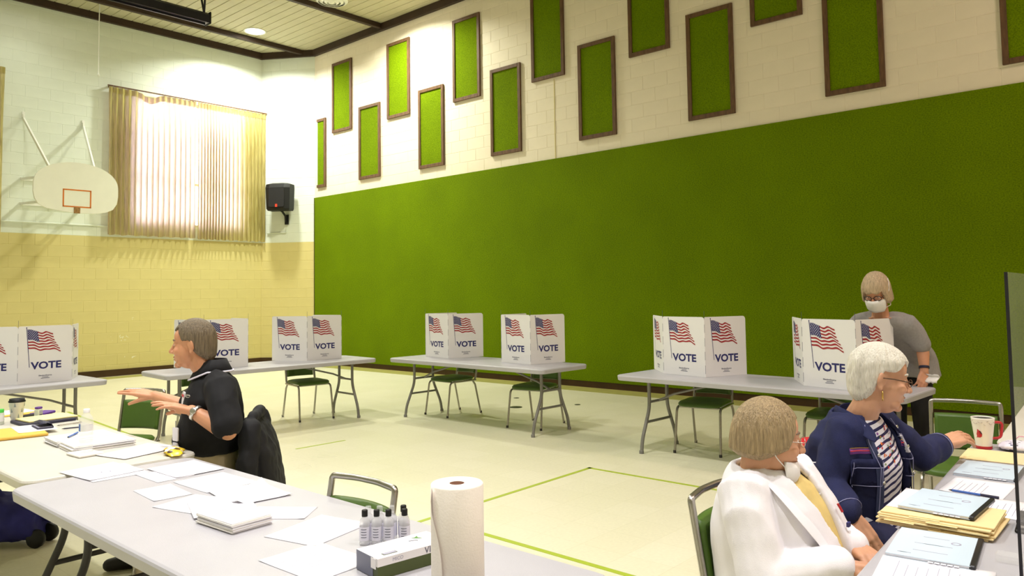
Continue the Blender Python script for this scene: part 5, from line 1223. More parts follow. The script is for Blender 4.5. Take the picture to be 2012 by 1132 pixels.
    tag(to_, 'crumpled white wipe in the hand of the woman in grey', 'tissue')
    return o
person_stand()
# ================================================================== THINGS ON AND UNDER THE TABLES
mat('paper', rgb(242, 240, 246), rough=0.7); mat('paper_warm', rgb(240, 236, 228), rough=0.75); mat('ink_grey', rgb(168, 166, 186), rough=0.8); mat('ink_dark', rgb(90, 90, 110), rough=0.8)
mat('manila', rgb(238, 214, 160), rough=0.75, var=0.02); mat('envelope_orange', rgb(232, 186, 84), rough=0.7, var=0.03); mat('pad_yellow', rgb(244, 232, 168), rough=0.75)
mat('folder_dark', rgb(42, 40, 66), rough=0.5); mat('cover_blue', rgb(200, 216, 230), rough=0.45); mat('spine_black', rgb(28, 26, 34), rough=0.4)
TT = TZ+0.0012
_lev = [0]
def sheet(x, y, ang, w, h, label, z=None, curl=0.0015, mname='paper', lines=5, group='loose sheets on the grey table', cat='paper', emblem=False, seed=0):
    # w runs along local x, h along local y
    z = TT if z is None else z
    n = 8; g = []
    for j in range(n+1):
        row = []
        for i in range(n+1):
            u, v = i/n-0.5, j/n-0.5; q = max(0, abs(u)*2-0.55)/0.45*max(0, abs(v)*2-0.4)/0.6
            row.append(Vector((u*w, v*h, curl*q*q*(1 if (u*v > 0) == (seed % 2 == 0) else 0.2))))
        g.append(row)
    m = MB(); m.loft(g, 0, True, False, False); o = m.build('paper_sheet', mname); md = o.modifiers.new('s', 'SOLIDIFY'); md.thickness = 0.0006; md.offset = 1
    o.location = (x, y, z); o.rotation_euler = (0, 0, math.radians(ang)); tag(o, label, cat, group)
    if lines:
        pr_ = MB(); rnd = random.Random(seed+3)
        for k in range(lines):
            yy = h*0.33-k*h*0.09; ww = w*rnd.uniform(0.45, 0.72)
            pr_.box((-(w*0.72-ww)/2, yy, 0.0009), (ww, 0.0018, 0.0004))
        if emblem:
            pr_.lathe([(0.022, 0.0007), (0.022, 0.0011), (0.016, 0.0011), (0.016, 0.0007)], 18, (0.0, -h*0.12, 0), cap=False)
        pr_.build('printed_lines', 'ink_grey', o)
    return o
S = 'loose sheets on the grey table'
sheet(1.395, 3.70, -2, 0.235, 0.300, 'white sheet bridging the gap between the beige and grey tables', TT, lines=4, seed=1)
sheet(1.378, 3.74, 6, 0.245, 0.290, 'white sheet with a printed emblem bridging the beige and grey tables', TT+0.003, lines=3, emblem=True, seed=2)
sheet(1.529, 3.438, 0, 0.163, 0.226, 'small white form beside the larger sheet at the man\'s edge', TT, lines=2, seed=3)
sheet(1.640, 3.478, 1, 0.224, 0.290, 'white sheet right before the seated man', TT+0.003, lines=1, seed=4)
sheet(1.609, 3.136, 1, 0.228, 0.290, 'blank white sheet beside the small loose form', TT, lines=0, seed=5)
sheet(1.389, 3.144, -4, 0.148, 0.236, 'small white form lying alone near the outer table edge', TT, lines=2, seed=6)
sheet(1.391, 2.878, 15, 0.20, 0.215, 'white sheet tucked under another beside the card stack', TT, lines=0, seed=7)
sheet(1.600, 2.840, -6, 0.225, 0.280, 'white sheet with a curled corner beside the card stack', TT+0.003, curl=0.02, lines=2, seed=8)
sheet(1.44, 2.760, -20, 0.22, 0.28, 'white sheet lying against the back of the card stack', TT+0.006, lines=1, seed=13)
sheet(1.534, 2.506, -52, 0.225, 0.150, 'tilted small white form behind the card stack', TT, lines=0, seed=9)
sheet(1.505, 2.226, 13, 0.270, 0.222, 'white sheet beside the sanitizer bottles', TT, lines=0, seed=10)
sheet(1.330, 1.975, 2, 0.215, 0.280, 'white printed sheet beside the glove box', TT, lines=6, seed=11)
def stack(name, x, y, ang, w, d, h, layers, label, cat, mats=('paper', 'paper_warm'), jit=0.004, group=None, z=None, seed=0, lines=0):
    t = thing(name, label, cat, (x, y, TT if z is None else z), math.radians(ang), group); rnd = random.Random(seed); hh = h/layers
    for k in range(layers):
        MB().box((rnd.uniform(-jit, jit), rnd.uniform(-jit, jit), hh*(k+0.5)), (w, d, hh*0.94), rz=rnd.uniform(-0.012, 0.012)).build('sheaf', mats[k % len(mats)], t)
    if lines:
        p = MB()
        for k in range(lines): p.box((0, d*0.3-k*d*0.10, h+0.0004), (w*0.6, 0.0016, 0.0006))
        p.build('printed_lines', 'ink_grey', t)
    return t
stack('card_stack', 1.362, 2.520, 3, 0.150, 0.225, 0.034, 9, 'neat stack of white printed cards on the grey table', 'paper stack', seed=2, lines=2)
stack('paper_pile', 1.595, 4.395, -3, 0.300, 0.225, 0.032, 8, 'pile of white forms standing beside the water bottle', 'paper stack', jit=0.007, seed=4, lines=5)
stack('paper_pile', 1.600, 4.640, -2, 0.300, 0.225, 0.030, 8, 'pile of white forms with a blue pen lying on top', 'paper stack', jit=0.007, seed=5, lines=5)
sheet(1.700, 4.100, 22, 0.300, 0.225, 'white sheet on the beige table beside the snack bag', TT, lines=0, group='sheets on the beige table', seed=20)
sheet(1.665, 4.065, 14, 0.300, 0.225, 'white sheet on the beige table overlapping another before the man', TT+0.003, lines=2, group='sheets on the beige table', seed=21)
n_ = MB(); n_.box((0, 0, 0.006), (0.118, 0.155, 0.011), bev=0.003); nk = n_.build('napkin', 'paper_warm'); nk.location = (1.47, 4.215, TT); nk.rotation_euler = (0, 0, 0.06); tag(nk, 'folded white napkin under the water bottle', 'napkin')

# water bottle
mat('clear_plastic', (0.93, 0.95, 0.97, 1), rough=0.06, alpha=0.26, spec=0.6); mat('label_blue', rgb(70, 110, 190), rough=0.4); mat('cap_white', rgb(240, 240, 240), rough=0.4)
t = thing('water_bottle', 'clear plastic water bottle with a blue and white label', 'bottle', (1.478, 4.225, TT+0.0125))
prof = [(0.006, 0.001), (0.028, 0.0), (0.033, 0.006)]
for k in range(6): prof += [(0.033, 0.018+k*0.014), (0.0315, 0.024+k*0.014)]
prof += [(0.033, 0.105), (0.033, 0.142), (0.0335, 0.150), (0.030, 0.168), (0.020, 0.186), (0.0135, 0.195), (0.0135, 0.204)]
MB().lathe(prof, 24, cap=False).build('body', 'clear_plastic', t)
MB().lathe([(0.0155, 0.196), (0.0155, 0.213), (0.013, 0.215), (0.001, 0.215)], 18).build('cap', 'cap_white', t)
lb = MB(); lb.loft([[Vector((0.0337*math.cos(a), 0.0337*math.sin(a), z)) for a in [math.radians(200)+math.radians(110)*k/14 for k in range(15)]] for z in (0.106, 0.140)], 0, True, False, False); lb.build('label', 'cap_white', t)
lb = MB(); lb.loft([[Vector((0.0337*math.cos(a), 0.0337*math.sin(a), z)) for a in [math.radians(120)+math.radians(80)*k/14 for k in range(15)]] for z in (0.106, 0.140)], 0, True, False, False); lb.build('label', 'label_blue', t)
# paper cup with lid
mat('cup_white', rgb(222, 220, 214), rough=0.5); mat('tree_grey', rgb(138, 150, 154), rough=0.6)
t = thing('coffee_cup', 'white paper coffee cup with grey trees and a black lid', 'cup', (1.577, 5.70, TT))
MB().lathe([(0.001, 0.002), (0.030, 0.0), (0.031, 0.004), (0.045, 0.132), (0.047, 0.134)], 28).build('cup', 'cup_white', t)
MB().lathe([(0.048, 0.128), (0.048, 0.136), (0.044, 0.140), (0.043, 0.150), (0.036, 0.151), (0.034, 0.145), (0.001, 0.145)], 28).build('lid', 'black_plastic', t)
tr_ = MB()
for k in range(12):
    a = 2*PI*k/12; z = 0.03+0.035*(k % 3); r = 0.031+0.014*(z/0.13)+0.0012
    def cp(da, dz): rr = r+0.014*dz/0.13; return Vector((rr*math.cos(a+da), rr*math.sin(a+da), z+dz))
    tr_.add([cp(-0.16, 0), cp(0.16, 0), cp(0, 0.028)], [(0, 1, 2)])
tr_.build('tree_print', 'tree_grey', t)
# small capped bottles
mat('cap_green', rgb(80, 200, 80), rough=0.4); mat('cap_purple', rgb(96, 50, 150), rough=0.4); mat('jar_grey', rgb(206, 212, 200), rough=0.4)
t = thing('pill_bottle', 'small white bottle with a bright green cap', 'bottle', (1.475, 5.68, TT)); MB().lathe([(0.001, 0.001), (0.026, 0.0), (0.027, 0.004), (0.027, 0.072), (0.022, 0.078)], 20).build('body', 'jar_grey', t); MB().lathe([(0.0255, 0.075), (0.0255, 0.094), (0.024, 0.096), (0.001, 0.096)], 20).build('cap', 'cap_green', t)
MB().lathe([(0.0276, 0.02), (0.0276, 0.06)], 20, cap=False).build('label', 'cap_white', t)
for k in range(3): MB().box((-0.020, -0.0195, 0.028+k*0.012), (0.018, 0.018, 0.003), rz=PI/4).build('label_mark', 'ink_dark', t)
t = thing('pill_bottle', 'small square white bottle with a purple cap', 'bottle', (1.712, 5.735, TT), 0.6); MB().box((0, 0, 0.032), (0.042, 0.034, 0.064), bev=0.004).build('body', 'jar_grey', t); MB().box((0, 0, 0.071), (0.038, 0.030, 0.014), bev=0.003).build('cap', 'cap_purple', t); MB().box((0, -0.0175, 0.022), (0.026, 0.001, 0.018)).build('label_mark', 'ink_dark', t); MB().box((0, -0.0175, 0.046), (0.028, 0.001, 0.018)).build('label_mark', 'ink_grey', t)
# envelopes, pad, folder, booklet, wallet
def flat(name, x, y, ang, w, d, h, m, label, cat, z=None, bev=0.002):
    o = MB().box((0, 0, h/2), (w, d, h), bev=min(bev, h*0.3)).build(name, m); o.location = (x, y, TT if z is None else z); o.rotation_euler = (0, 0, math.radians(ang)); return tag(o, label, cat)
flat('padded_envelope', 1.43, 5.17, -8, 0.27, 0.36, 0.018, 'envelope_orange', 'bulging orange manila envelope on the beige table', 'envelope', bev=0.006)
sheet(1.535, 5.215, -7, 0.20, 0.29, 'white booklet page lying on the orange envelope', TT+0.0185, lines=4, group='sheets on the beige table', seed=30)
t = thing('checkbook', 'half-open black checkbook cover lying on white paper', 'checkbook', (1.575, 5.20, TT+0.0205), math.radians(-95))
MB().box((0, 0, 0.003), (0.16, 0.085, 0.006), bev=0.001).build('lower_cover', 'folder_dark', t)
cv = MB(); cv.loft([[Vector((-0.08+0.16*i, 0.0425*math.cos(a)+0.0, 0.006+0.030*math.sin(a))) for a in [PI*0.02, PI*0.25, PI*0.5, PI*0.75]] for i in (0, 1)], 0, True, False, False); co = cv.build('upper_cover', 'folder_dark', t); co.modifiers.new('s', 'SOLIDIFY').thickness = 0.003
MB().box((0, 0, 0.008), (0.15, 0.075, 0.003)).build('check_pad', 'ink_grey', t)
flat('portfolio_folder', 1.690, 5.565, 2, 0.30, 0.245, 0.016, 'folder_dark', 'dark portfolio folder under a yellow legal pad', 'folder')
flat('legal_pad', 1.715, 5.585, 5, 0.29, 0.225, 0.010, 'pad_yellow', 'yellow legal pad lying on the dark portfolio folder', 'notepad', TT+0.0165)
flat('envelope', 1.69, 6.13, 3, 0.30, 0.24, 0.006, 'envelope_orange', 'flat orange envelope at the far end of the beige table', 'envelope')
sheet(1.66, 6.18, 10, 0.29, 0.22, 'white sheet lying on the flat orange envelope', TT+0.0065, lines=2, group='sheets on the beige table', seed=31)
sheet(1.36, 6.02, 20, 0.225, 0.29, 'white sheet behind the coffee cup', TT, lines=2, group='sheets on the beige table', seed=32)
flat('glasses_case', 1.690, 5.835, 20, 0.12, 0.05, 0.022, 'black_plastic', 'small black case behind the purple-capped bottle', 'case', bev=0.008)
flat('wallet', 1.795, 5.93, 35, 0.15, 0.085, 0.018, 'cap_purple', 'dark purple wallet near the flat orange envelope', 'wallet', bev=0.005)
def pen(x0, y0, x1, y1, z, m, tipm, label):
    a, b = Vector((x0, y0, z)), Vector((x1, y1, z)); d = (b-a).normalized(); L_ = max(0.135, (b-a).length); c = (a+b)/2; a, b = c-d*L_/2, c+d*L_/2
    t = thing('pen', label, 'pen', a); MB().tube([(0, 0, 0), tuple((b-a)*0.62)], 0.0042, 8).build('barrel', m, t); MB().tube([tuple((b-a)*0.62), tuple(b-a)], 0.0050, 8).build('cap', tipm, t); MB().tube([(0, 0, 0), tuple(-d*0.012)], [0.0035, 0.001], 8).build('tip', 'steel_dark', t)
    return t
pen(1.700, 5.285, 1.815, 5.300, TT+0.006, 'silver', 'silver', 'silver pen beside the dark portfolio folder')
pen(1.675, 5.12, 1.79, 5.095, TT+0.006, 'folder_dark', 'label_blue', 'dark blue pen between envelope and paper pile')
pen(1.5186, 4.600, 1.605, 4.715, TT+0.037, 'label_blue', 'label_blue', 'blue pen lying on the pile of forms')
# snack bag
sb = MB(); rr = []
for j in range(13):
    ring = []; tt = j/12; w_ = 0.045*(1-0.55*abs(2*tt-1)**3); hh = 0.026*math.sin(PI*tt)**0.6+0.003
    for i in range(16):
        a = 2*PI*i/16; nn = 1+0.35*mnoise.noise(Vector((math.cos(a)*2, math.sin(a)*2, tt*7))); ring.append(Vector((w_*math.cos(a)*nn, -0.085+0.17*tt, max(0.001, hh*0.5+hh*0.62*math.sin(a)*nn))))
    rr.append(ring)
def wrap_mat():
    m = mat('snack_wrap', rgb(230, 200, 60), rough=0.3); N = m.node_tree.nodes; L = m.node_tree.links
    tc = N.new('ShaderNodeTexCoord'); v = N.new('ShaderNodeTexVoronoi'); v.inputs['Scale'].default_value = 48; L.new(tc.outputs['Object'], v.inputs['Vector'])
    r = N.new('ShaderNodeValToRGB'); r.color_ramp.interpolation = 'CONSTANT'; e = r.color_ramp.elements; e[0].color = rgb(236, 206, 50); e[1].position = 0.42; e[1].color = rgb(240, 238, 235)
    e2 = e.new(0.66); e2.color = rgb(70, 48, 30); e3 = e.new(0.82); e3.color = rgb(226, 190, 60)
    sp_ = N.new('ShaderNodeSeparateColor'); L.new(v.outputs['Color'], sp_.inputs[0]); L.new(sp_.outputs[0], r.inputs[0]); L.new(r.outputs[0], N['Principled BSDF'].inputs['Base Color'])
wrap_mat()
sb.loft(rr, 0); so_ = sb.build('snack_bag', 'snack_wrap'); so_.location = (1.765, 3.875, TT); so_.rotation_euler = (0, 0, math.radians(-18)); tag(so_, 'crumpled yellow and brown snack bag at the man\'s lap edge', 'snack bag')

# sanitizer bottles in clear wrap
mat('sanitizer', (0.90, 0.90, 0.94, 1), rough=0.08, alpha=0.42, spec=0.6); mat('sani_label', rgb(226, 224, 238), rough=0.5)
bprof = [(0.001, 0.001), (0.015, 0.0), (0.0168, 0.004), (0.0170, 0.066), (0.0150, 0.076), (0.0085, 0.083), (0.0085, 0.088)]
bm_ = MB().lathe(bprof, 18, cap=False).mesh('body', 'sanitizer'); cm_ = MB().lathe([(0.0095, 0.086), (0.0095, 0.104), (0.0085, 0.106), (0.001, 0.106)], 16).mesh('cap', 'black_plastic'); cc_ = MB().lathe([(0.0095, 0.086), (0.0095, 0.104), (0.0085, 0.106), (0.001, 0.106)], 16).mesh('cap', 'clear_plastic')
lm_ = MB().lathe([(0.0173, 0.014), (0.0173, 0.056)], 18, cap=False).mesh('label', 'sani_label')
lk = MB()
for k in range(4):
    z = 0.048-k*0.008; lk.loft([[Vector((0.0176*math.cos(a), 0.0176*math.sin(a), zz)) for a in [math.radians(190)+math.radians(60)*q/6 for q in range(7)]] for zz in (z, z+0.002)], 0, True, False, False)
pm_ = lk.mesh('label_print', 'ink_dark')
for i, (x, y, clear) in enumerate([(1.513, 1.985, 0), (1.538, 1.957, 0), (1.563, 1.929, 0), (1.600, 1.895, 0), (1.546, 2.010, 1), (1.571, 1.983, 1), (1.597, 1.955, 1), (1.625, 1.930, 0)]):
    lab = 'small sanitizer bottle with a clear cap in the cluster' if clear else 'small sanitizer bottle with a black cap beside the glove box'
    t = thing('sanitizer_bottle', lab, 'bottle', (x, y, TT), 0.3*i, 'sanitizer bottles'); link('body', bm_, t); link('cap', cc_ if clear else cm_, t); l_ = link('label', lm_, t); l_.rotation_euler = (0, 0, -0.3*i); link('label_print', pm_, l_)
# glove box
mat('box_white', rgb(240, 236, 238), rough=0.5); mat('box_green', rgb(74, 84, 40), rough=0.5); mat('box_slate', rgb(110, 112, 132), rough=0.45); mat('leaf_green', rgb(90, 140, 70), rough=0.5)
t = thing('glove_box', 'white and green carton of disposable gloves beside the sanitizer', 'box', (1.474, 1.752, TT), math.radians(-8)); L_, D_, H_ = 0.24, 0.118, 0.056
MB().box((0, 0, H_*0.30), (L_, D_, H_*0.60)).build('carton_base', 'box_green', t); MB().box((0, 0, H_*0.80), (L_, D_, H_*0.40)).build('carton_top', 'box_white', t)
MB().box((-L_/2-0.0006, 0.012, H_*0.5), (0.0012, D_*0.78, H_*0.98)).build('end_flap', 'box_slate', t); MB().box((-L_/2-0.0012, -D_*0.32, H_*0.72), (0.0016, D_*0.22, H_*0.5)).build('end_flap', 'box_white', t)
MB().box((-0.068, -0.035, H_+0.0004), (0.045, 0.016, 0.0008)).build('size_panel', 'box_green', t); MB().box((-0.068, -0.035, H_+0.0008), (0.040, 0.012, 0.0008)).build('size_panel', 'ink_grey', t)
lf = MB(); lf.add([(0.058, 0.018, H_+0.0006), (0.075, 0.010, H_+0.0006), (0.066, 0.024, H_+0.0006), (0.072, 0.040, H_+0.0006), (0.058, 0.030, H_+0.0006), (0.046, 0.034, H_+0.0006)], [(0, 1, 2, 3, 4, 5)]); lf.build('leaf_emblem', 'leaf_green', t)
MB().tube([(0.02+0.03*math.sin(a), 0.0+0.012*math.cos(a), H_+0.0006) for a in [0.2+k*0.15 for k in range(10)]], 0.0009, 5).build('swoosh', 'ink_dark', t)
rx = Matrix.Rotation(PI/2, 4, 'X'); text('carton_lettering', 'VINYL', 0.026, 'ink_dark', t, Matrix.Translation((0.070, -D_/2-0.0006, H_*0.66)) @ rx); text('carton_lettering', 'MICO', 0.014, 'ink_grey', t, Matrix.Translation((-0.055, -D_/2-0.0006, H_*0.72)) @ rx)
# paper towel roll
mat('towel', rgb(244, 236, 228), rough=0.9, bump=0.12, bscale=170); mat('kraft', rgb(120, 82, 62), rough=0.9)
t = thing('paper_towel_roll', 'upright white paper towel roll on the grey table', 'paper towel', (1.440, 1.490, TT))
rp = []
for z in (0.0, 0.004, 0.14, 0.276, 0.280): rp.append([Vector(((0.0705-(0.003 if z in (0.0, 0.280) else 0))*math.cos(2*PI*j/48), (0.0705-(0.003 if z in (0.0, 0.280) else 0))*math.sin(2*PI*j/48), z)) for j in range(48)])
for r in (0.020, 0.020): rp.append([Vector((r*math.cos(2*PI*j/48), r*math.sin(2*PI*j/48), 0.279)) for j in range(48)])
MB().loft(rp, 0, True, False).build('roll', 'towel', t)
MB().lathe([(0.020, 0.2785), (0.0185, 0.2785), (0.0185, 0.002), (0.020, 0.002)], 32, cap=False).build('core_tube', 'kraft', t); MB().lathe([(0.0185, 0.1), (0.001, 0.1)], 24).build('core_shade', 'kraft', t)
fl_ = MB(); rows = []
for k in range(9):
    z = 0.279*k/8; ext = 0.55+0.25*math.sin(k*0.6+0.4); rows.append([Vector(((0.0715+0.010*(q/10)**2*(0.4+0.6*abs(math.sin(k*0.7))))*math.cos(math.radians(150)+ext*q/10), (0.0715+0.010*(q/10)**2)*math.sin(math.radians(150)+ext*q/10), z)) for q in range(11)])
fl_.loft(rows, 0, True, False, False); fo = fl_.build('loose_end', 'towel', t); fo.modifiers.new('s', 'SOLIDIFY').thickness = 0.0012
# rolling bag under the beige table
mat('bag_navy', rgb(30, 30, 104), rough=0.75, var=0.2, vscale=10); mat('tag_tan', rgb(190, 160, 140), rough=0.7)
t = thing('rolling_bag', 'navy blue wheeled bag lying on the floor under the beige table', 'bag', (1.47, 5.56, 0))
bgm = MB(); dirb = Vector((0.68, -0.73, 0)); sdb = Vector((0.73, 0.68, 0))
torso(bgm, [((-0.28, 0.30, 0.16), 0.14, 0.12, sdb, (0, 0, 1)), ((-0.10, 0.11, 0.17), 0.16, 0.14, sdb, (0, 0, 1)), ((0.06, -0.06, 0.16), 0.15, 0.13, sdb, (0, 0, 1)), ((0.17, -0.18, 0.14), 0.12, 0.09, sdb, (0, 0, 1))], ex=3)
limb(bgm, [(0.0, -0.03, 0.27), (-0.04, 0.02, 0.34), (-0.12, 0.1, 0.29)], [0.022, 0.025, 0.022]); limb(bgm, [(0.10, -0.06, 0.24), (0.16, -0.14, 0.22), (0.21, -0.2, 0.16)], [0.05, 0.05, 0.035])
link('bag_body', to_mesh(bgm, 0.008, 'bag_body', 'bag_navy', 3, folds(11, 0.012, 3)), t)
mxw = Matrix.Translation((0.20, -0.175, 0.055)) @ sdb.to_track_quat('Z', 'Y').to_matrix().to_4x4()
for off in (-0.12, 0.02): MB().lathe([(0.012, -0.018), (0.05, -0.018), (0.055, -0.01), (0.055, 0.01), (0.05, 0.018), (0.012, 0.018)], 20, mx=mxw @ Matrix.Translation((0, 0, off))).build('wheel', 'black_plastic', t)
tgm = Matrix.Translation((-0.093, -0.062, 0.15)) @ Matrix((dirb, Vector((0, 0, 1)), -sdb)).transposed().to_4x4(); MB().prism(rrect(0.16, 0.085, 0.012), 0, 0.012, mx=tgm).build('luggage_tag', 'tag_tan', t)

# ------------------------------------------------------------------ right-hand table
RZ = math.degrees(u_)
def binder(x, y, ang, z, label):
    t = thing('report_binder', label, 'binder', (x, y, z), math.radians(ang), 'pale blue report binders'); w_, d_ = 0.285, 0.215
    MB().box((0, 0, 0.0045), (w_-0.006, d_-0.004, 0.007)).build('pages', 'paper', t); MB().box((0, 0, 0.0088), (w_, d_, 0.0016)).build('front_cover', 'cover_blue', t); MB().box((0, 0, 0.0006), (w_, d_, 0.0012)).build('back_cover', 'cover_blue', t)
    MB().box((0, -d_/2-0.004, 0.0055), (w_, 0.016, 0.013), bev=0.003).build('spine', 'spine_black', t)
    for k in range(5): MB().box((-w_/2-0.004, -0.02-0.016*k+0.01, 0.004), (0.012, 0.013, 0.001)).build('index_tab', 'paper', t)
    p = MB()
    for k, (xx, yy, l_) in enumerate(((0.10, 0.0, 0.05), (0.0, 0.012, 0.07), (-0.0, 0.0, 0.10), (-0.0, -0.012, 0.09), (-0.08, 0.05, 0.03), (-0.08, 0.056, 0.025))):
        p.box((yy*6 if k < 4 else -0.11, (0.0 if k < 4 else 0.06+0.008*(k-4)), 0.0099), (0.0028, l_, 0.0004))
    p.lathe([(0.014, 0.0097), (0.014, 0.0101), (0.009, 0.0101), (0.009, 0.0097)], 16, (0.045, -0.055, 0), cap=False); tag(p.build('cover_print', 'ink_grey', t), kind='stuff')
    return t
binder(2.570, 0.615, 6, TT, 'pale blue report binder lying alone nearest the white blazer')
binder(3.760, 0.674, 1, TT, 'pale blue report binder lying alone before the cardinal mug')
for k in range(7):
    rnd = random.Random(40+k); t = thing('manila_folder', ('bottom', 'second', 'third', 'fourth', 'fifth', 'sixth', 'topmost')[k]+' manila folder of the thick stack, counted from the tabletop', 'folder', (2.862+rnd.uniform(-0.012, 0.012), 0.655+rnd.uniform(-0.010, 0.010), TT+0.0058*k), math.radians(1+rnd.uniform(-2.5, 2.5)), 'stacked manila folders')
    MB().box((0, 0, 0.0026), (0.250, 0.325, 0.0050), bev=0.001).build('folder_body', 'manila', t); MB().box((-0.128, -0.09+0.03*(k % 4)*2, 0.0010), (0.014, 0.09, 0.0012)).build('index_tab', 'manila', t)
zs = TT+0.0058*7
sheet(2.955, 0.71, 2, 0.285, 0.215, 'white sheet on the manila stack under a binder', zs, lines=0, group='sheets on the women\'s table', seed=50)
binder(2.935, 0.662, -2, zs+0.003, 'pale blue report binder on top of the manila folder stack')
sheet(3.441, 0.657, -1, 0.275, 0.212, 'white printed sheet with a blue pen on it', TT, lines=6, group='sheets on the women\'s table', seed=51)
sheet(3.175, 0.520, 2, 0.26, 0.20, 'white printed table sheet beside the manila stack', TT, lines=7, group='sheets on the women\'s table', seed=52)
sheet(2.330, 0.560, 8, 0.22, 0.28, 'white printed sheet before the lone blue binder', TT, lines=7, group='sheets on the women\'s table', seed=53)
pen(3.315, 0.72, 3.300, 0.565, TT+0.006, 'label_blue', 'folder_dark', 'blue pen lying on the printed sheet between binders')
flat('manila_folder', 4.105, 0.700, 3, 0.26, 0.27, 0.004, 'manila', 'single manila folder lying flat beside the cardinal mug', 'folder', bev=0.001)
t = thing('stapler', 'black and silver stapler beside the manila stack', 'stapler', (2.965, 0.445, TT), math.radians(5)); MB().box((0, 0, 0.005), (0.15, 0.036, 0.010), bev=0.003).build('base', 'black_plastic', t); MB().box((0.004, 0, 0.030), (0.13, 0.028, 0.018), bev=0.006).build('arm', 'black_plastic', t); MB().box((0.0, 0, 0.018), (0.12, 0.018, 0.008)).build('magazine', 'silver', t)
# mug with a cardinal
mat('mug_cream', rgb(240, 234, 224), rough=0.3, coat=0.3); mat('mug_red', rgb(190, 36, 44), rough=0.35, coat=0.3); mat('coffee_dark', rgb(36, 34, 38), rough=0.35); mat('mug_pattern', rgb(190, 176, 170), rough=0.5)
t = thing('travel_mug', 'tall cream mug with a red cardinal and red handle', 'mug', (4.285, 0.785, TT))
MB().lathe([(0.034, 0.012), (0.036, 0.03), (0.043, 0.085), (0.050, 0.142), (0.051, 0.148), (0.047, 0.149), (0.046, 0.140)], 32, cap=False).build('body', 'mug_cream', t)
MB().lathe([(0.001, 0.0), (0.035, 0.0), (0.036, 0.003), (0.0355, 0.014)], 32).build('base_band', 'mug_red', t); MB().lathe([(0.0465, 0.140), (0.044, 0.145), (0.001, 0.146)], 32).build('lid', 'coffee_dark', t)
ha = Vector((0.55, -0.83, 0)).normalized(); MB().tube(fillet([tuple(ha*0.045+Vector((0, 0, 0.125))), tuple(ha*0.088+Vector((0, 0, 0.125))), tuple(ha*0.078+Vector((0, 0, 0.05))), tuple(ha*0.038+Vector((0, 0, 0.048)))], 0.022, 6), 0.0065, 10).build('handle', 'mug_red', t)
# cardinal motif wrapped on the side that faces the room
fa = math.atan2(-0.79, -4.2)-0.35
def onmug(du, z): r = 0.036+(z-0.03)*0.125+0.0012; return Vector((r*math.cos(fa+du/r), r*math.sin(fa+du/r), z))
bird = [(-0.020, 0.054), (-0.014, 0.060), (-0.016, 0.072), (-0.012, 0.084), (-0.010, 0.097), (-0.004, 0.092), (0.006, 0.085), (0.010, 0.074), (0.008, 0.062), (0.0, 0.056), (-0.010, 0.057)]
MB().add([onmug(a, z) for a, z in bird], [tuple(range(len(bird)))]).build('cardinal_motif', 'mug_red', t)
MB().add([onmug(a, z)*1.004 for a, z in ((-0.002, 0.090), (0.006, 0.085), (0.010, 0.074), (0.005, 0.074), (0.002, 0.082))], [(0, 1, 2, 3, 4)]).build('cardinal_mask', 'coffee_dark', t)
pt_ = MB()
for k in range(26):
    a = 2*PI*k/26; z = 0.133-0.006*(k % 3); r = 0.036+(z-0.03)*0.125+0.001; pt_.tube([(r*math.cos(a), r*math.sin(a), z), (r*math.cos(a+0.16), r*math.sin(a+0.16), z-0.006+0.010*(k % 2))], 0.0011, 4)
pt_.build('rim_pattern', 'mug_pattern', t)
# polka-dot pouch and pink ribbon
def dot_mat():
    m = mat('dot_cloth', rgb(232, 228, 244), rough=0.7); N = m.node_tree.nodes; L = m.node_tree.links
    tc = N.new('ShaderNodeTexCoord'); v = N.new('ShaderNodeTexVoronoi'); v.inputs['Scale'].default_value = 38; v.inputs['Randomness'].default_value = 0.5; L.new(tc.outputs['Object'], v.inputs['Vector'])
    r = N.new('ShaderNodeValToRGB'); r.color_ramp.interpolation = 'CONSTANT'; r.color_ramp.elements[0].color = rgb(60, 50, 90); r.color_ramp.elements[1].position = 0.24; r.color_ramp.elements[1].color = rgb(232, 228, 244)
    L.new(v.outputs['Distance'], r.inputs[0]); L.new(r.outputs[0], N['Principled BSDF'].inputs['Base Color'])
dot_mat()
pb = MB(); torso(pb, [((0, 0.06, 0.012), 0.05, 0.010, (1, 0, 0), (0, 0, 1)), ((0, 0.03, 0.017), 0.075, 0.016, (1, 0, 0), (0, 0, 1)), ((0, -0.05, 0.018), 0.085, 0.017, (1, 0, 0), (0, 0, 1)), ((0, -0.11, 0.012), 0.07, 0.011, (1, 0, 0), (0, 0, 1))])
po_ = link('polka_dot_pouch', to_mesh(pb, 0.004, 'polka_dot_pouch', 'dot_cloth', 2, folds(30, 0.004, 2))); po_.location = (4.33, 0.665, TT+0.004); tag(po_, 'white polka-dot cloth pouch beside the cardinal mug', 'pouch')
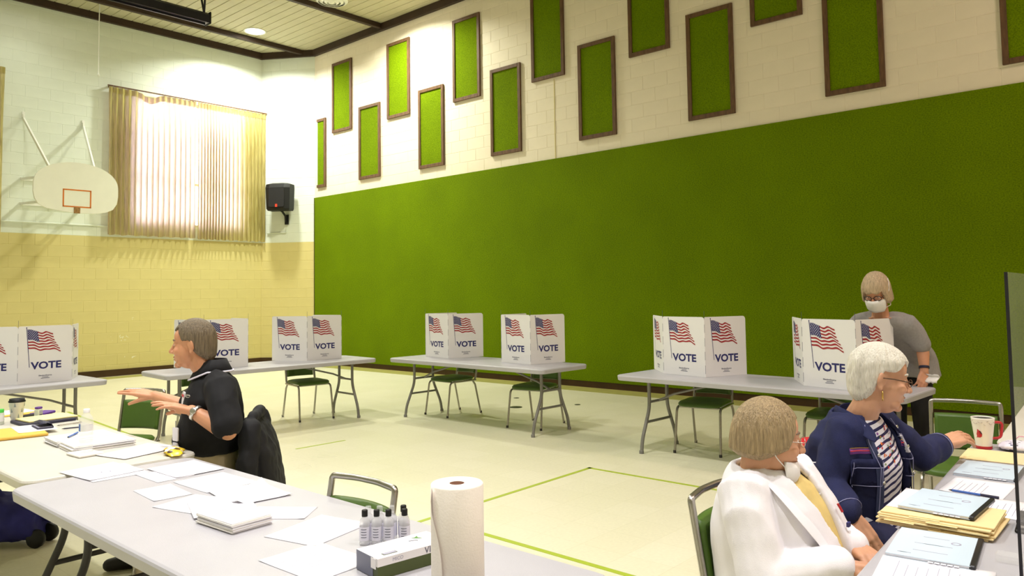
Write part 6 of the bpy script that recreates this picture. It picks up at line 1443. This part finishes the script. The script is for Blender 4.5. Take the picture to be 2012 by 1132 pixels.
mat('ribbon_pink', rgb(224, 90, 150), rough=0.5)
rb = MB().tube([(4.42, 0.745, TT+0.006), (4.40, 0.70, TT+0.012), (4.425, 0.66, TT+0.05), (4.40, 0.61, TT+0.055)], 0.006, 6, ry=0.002).build('pink_ribbon', 'ribbon_pink'); tag(rb, 'bright pink ribbon curling behind the polka-dot pouch', 'ribbon')
# clear shield with a dark edge
mat('acrylic', (0.95, 0.95, 0.93, 1), rough=0.02, alpha=0.14, spec=0.5)
t = thing('acrylic_shield', 'clear acrylic shield with a dark edge standing on the women\'s table', 'shield', (2.46, 0.378, TT), u_)
MB().box((0.42, 0, 0.41), (0.84, 0.005, 0.82)).build('pane', 'acrylic', t); MB().box((-0.002, 0, 0.41), (0.006, 0.008, 0.82)).build('edge_strip', 'spine_black', t)
for x in (0.12, 0.72): MB().box((x, 0, 0.012), (0.04, 0.14, 0.024), bev=0.004).build('foot', 'acrylic', t)
# red jacket on the denim woman's chair
mat('red_cloth', rgb(186, 26, 34), rough=0.8, var=0.1, vscale=12)
cbm = CH_DENIM.matrix_basis; rj = MB()
def jp(x, y, z): return cbm @ Vector((x, y, z))
sdj = jp(1, 0, 0)-jp(0, 0, 0); frj = jp(0, 1, 0)-jp(0, 0, 0)
torso(rj, [(jp(0.0, -0.37, 0.36), 0.20, 0.05, sdj, frj), (jp(0, -0.36, 0.55), 0.205, 0.055, sdj, frj), (jp(0, -0.34, 0.70), 0.20, 0.05, sdj, frj), (jp(0, -0.31, 0.83), 0.18, 0.04, sdj, frj)], ex=3)
limb(rj, [jp(-0.17, -0.30, 0.80), jp(-0.22, -0.31, 0.62), jp(-0.215, -0.33, 0.42)], [0.045, 0.05, 0.042]); limb(rj, [jp(0.17, -0.30, 0.80), jp(0.22, -0.31, 0.62), jp(0.215, -0.33, 0.42)], [0.045, 0.05, 0.042])
ro = link('jacket', to_mesh(rj, 0.008, 'jacket', 'red_cloth', 3, folds(11, 0.012, 12))); tag(ro, 'red jacket hung on the denim woman\'s chair back', 'jacket')
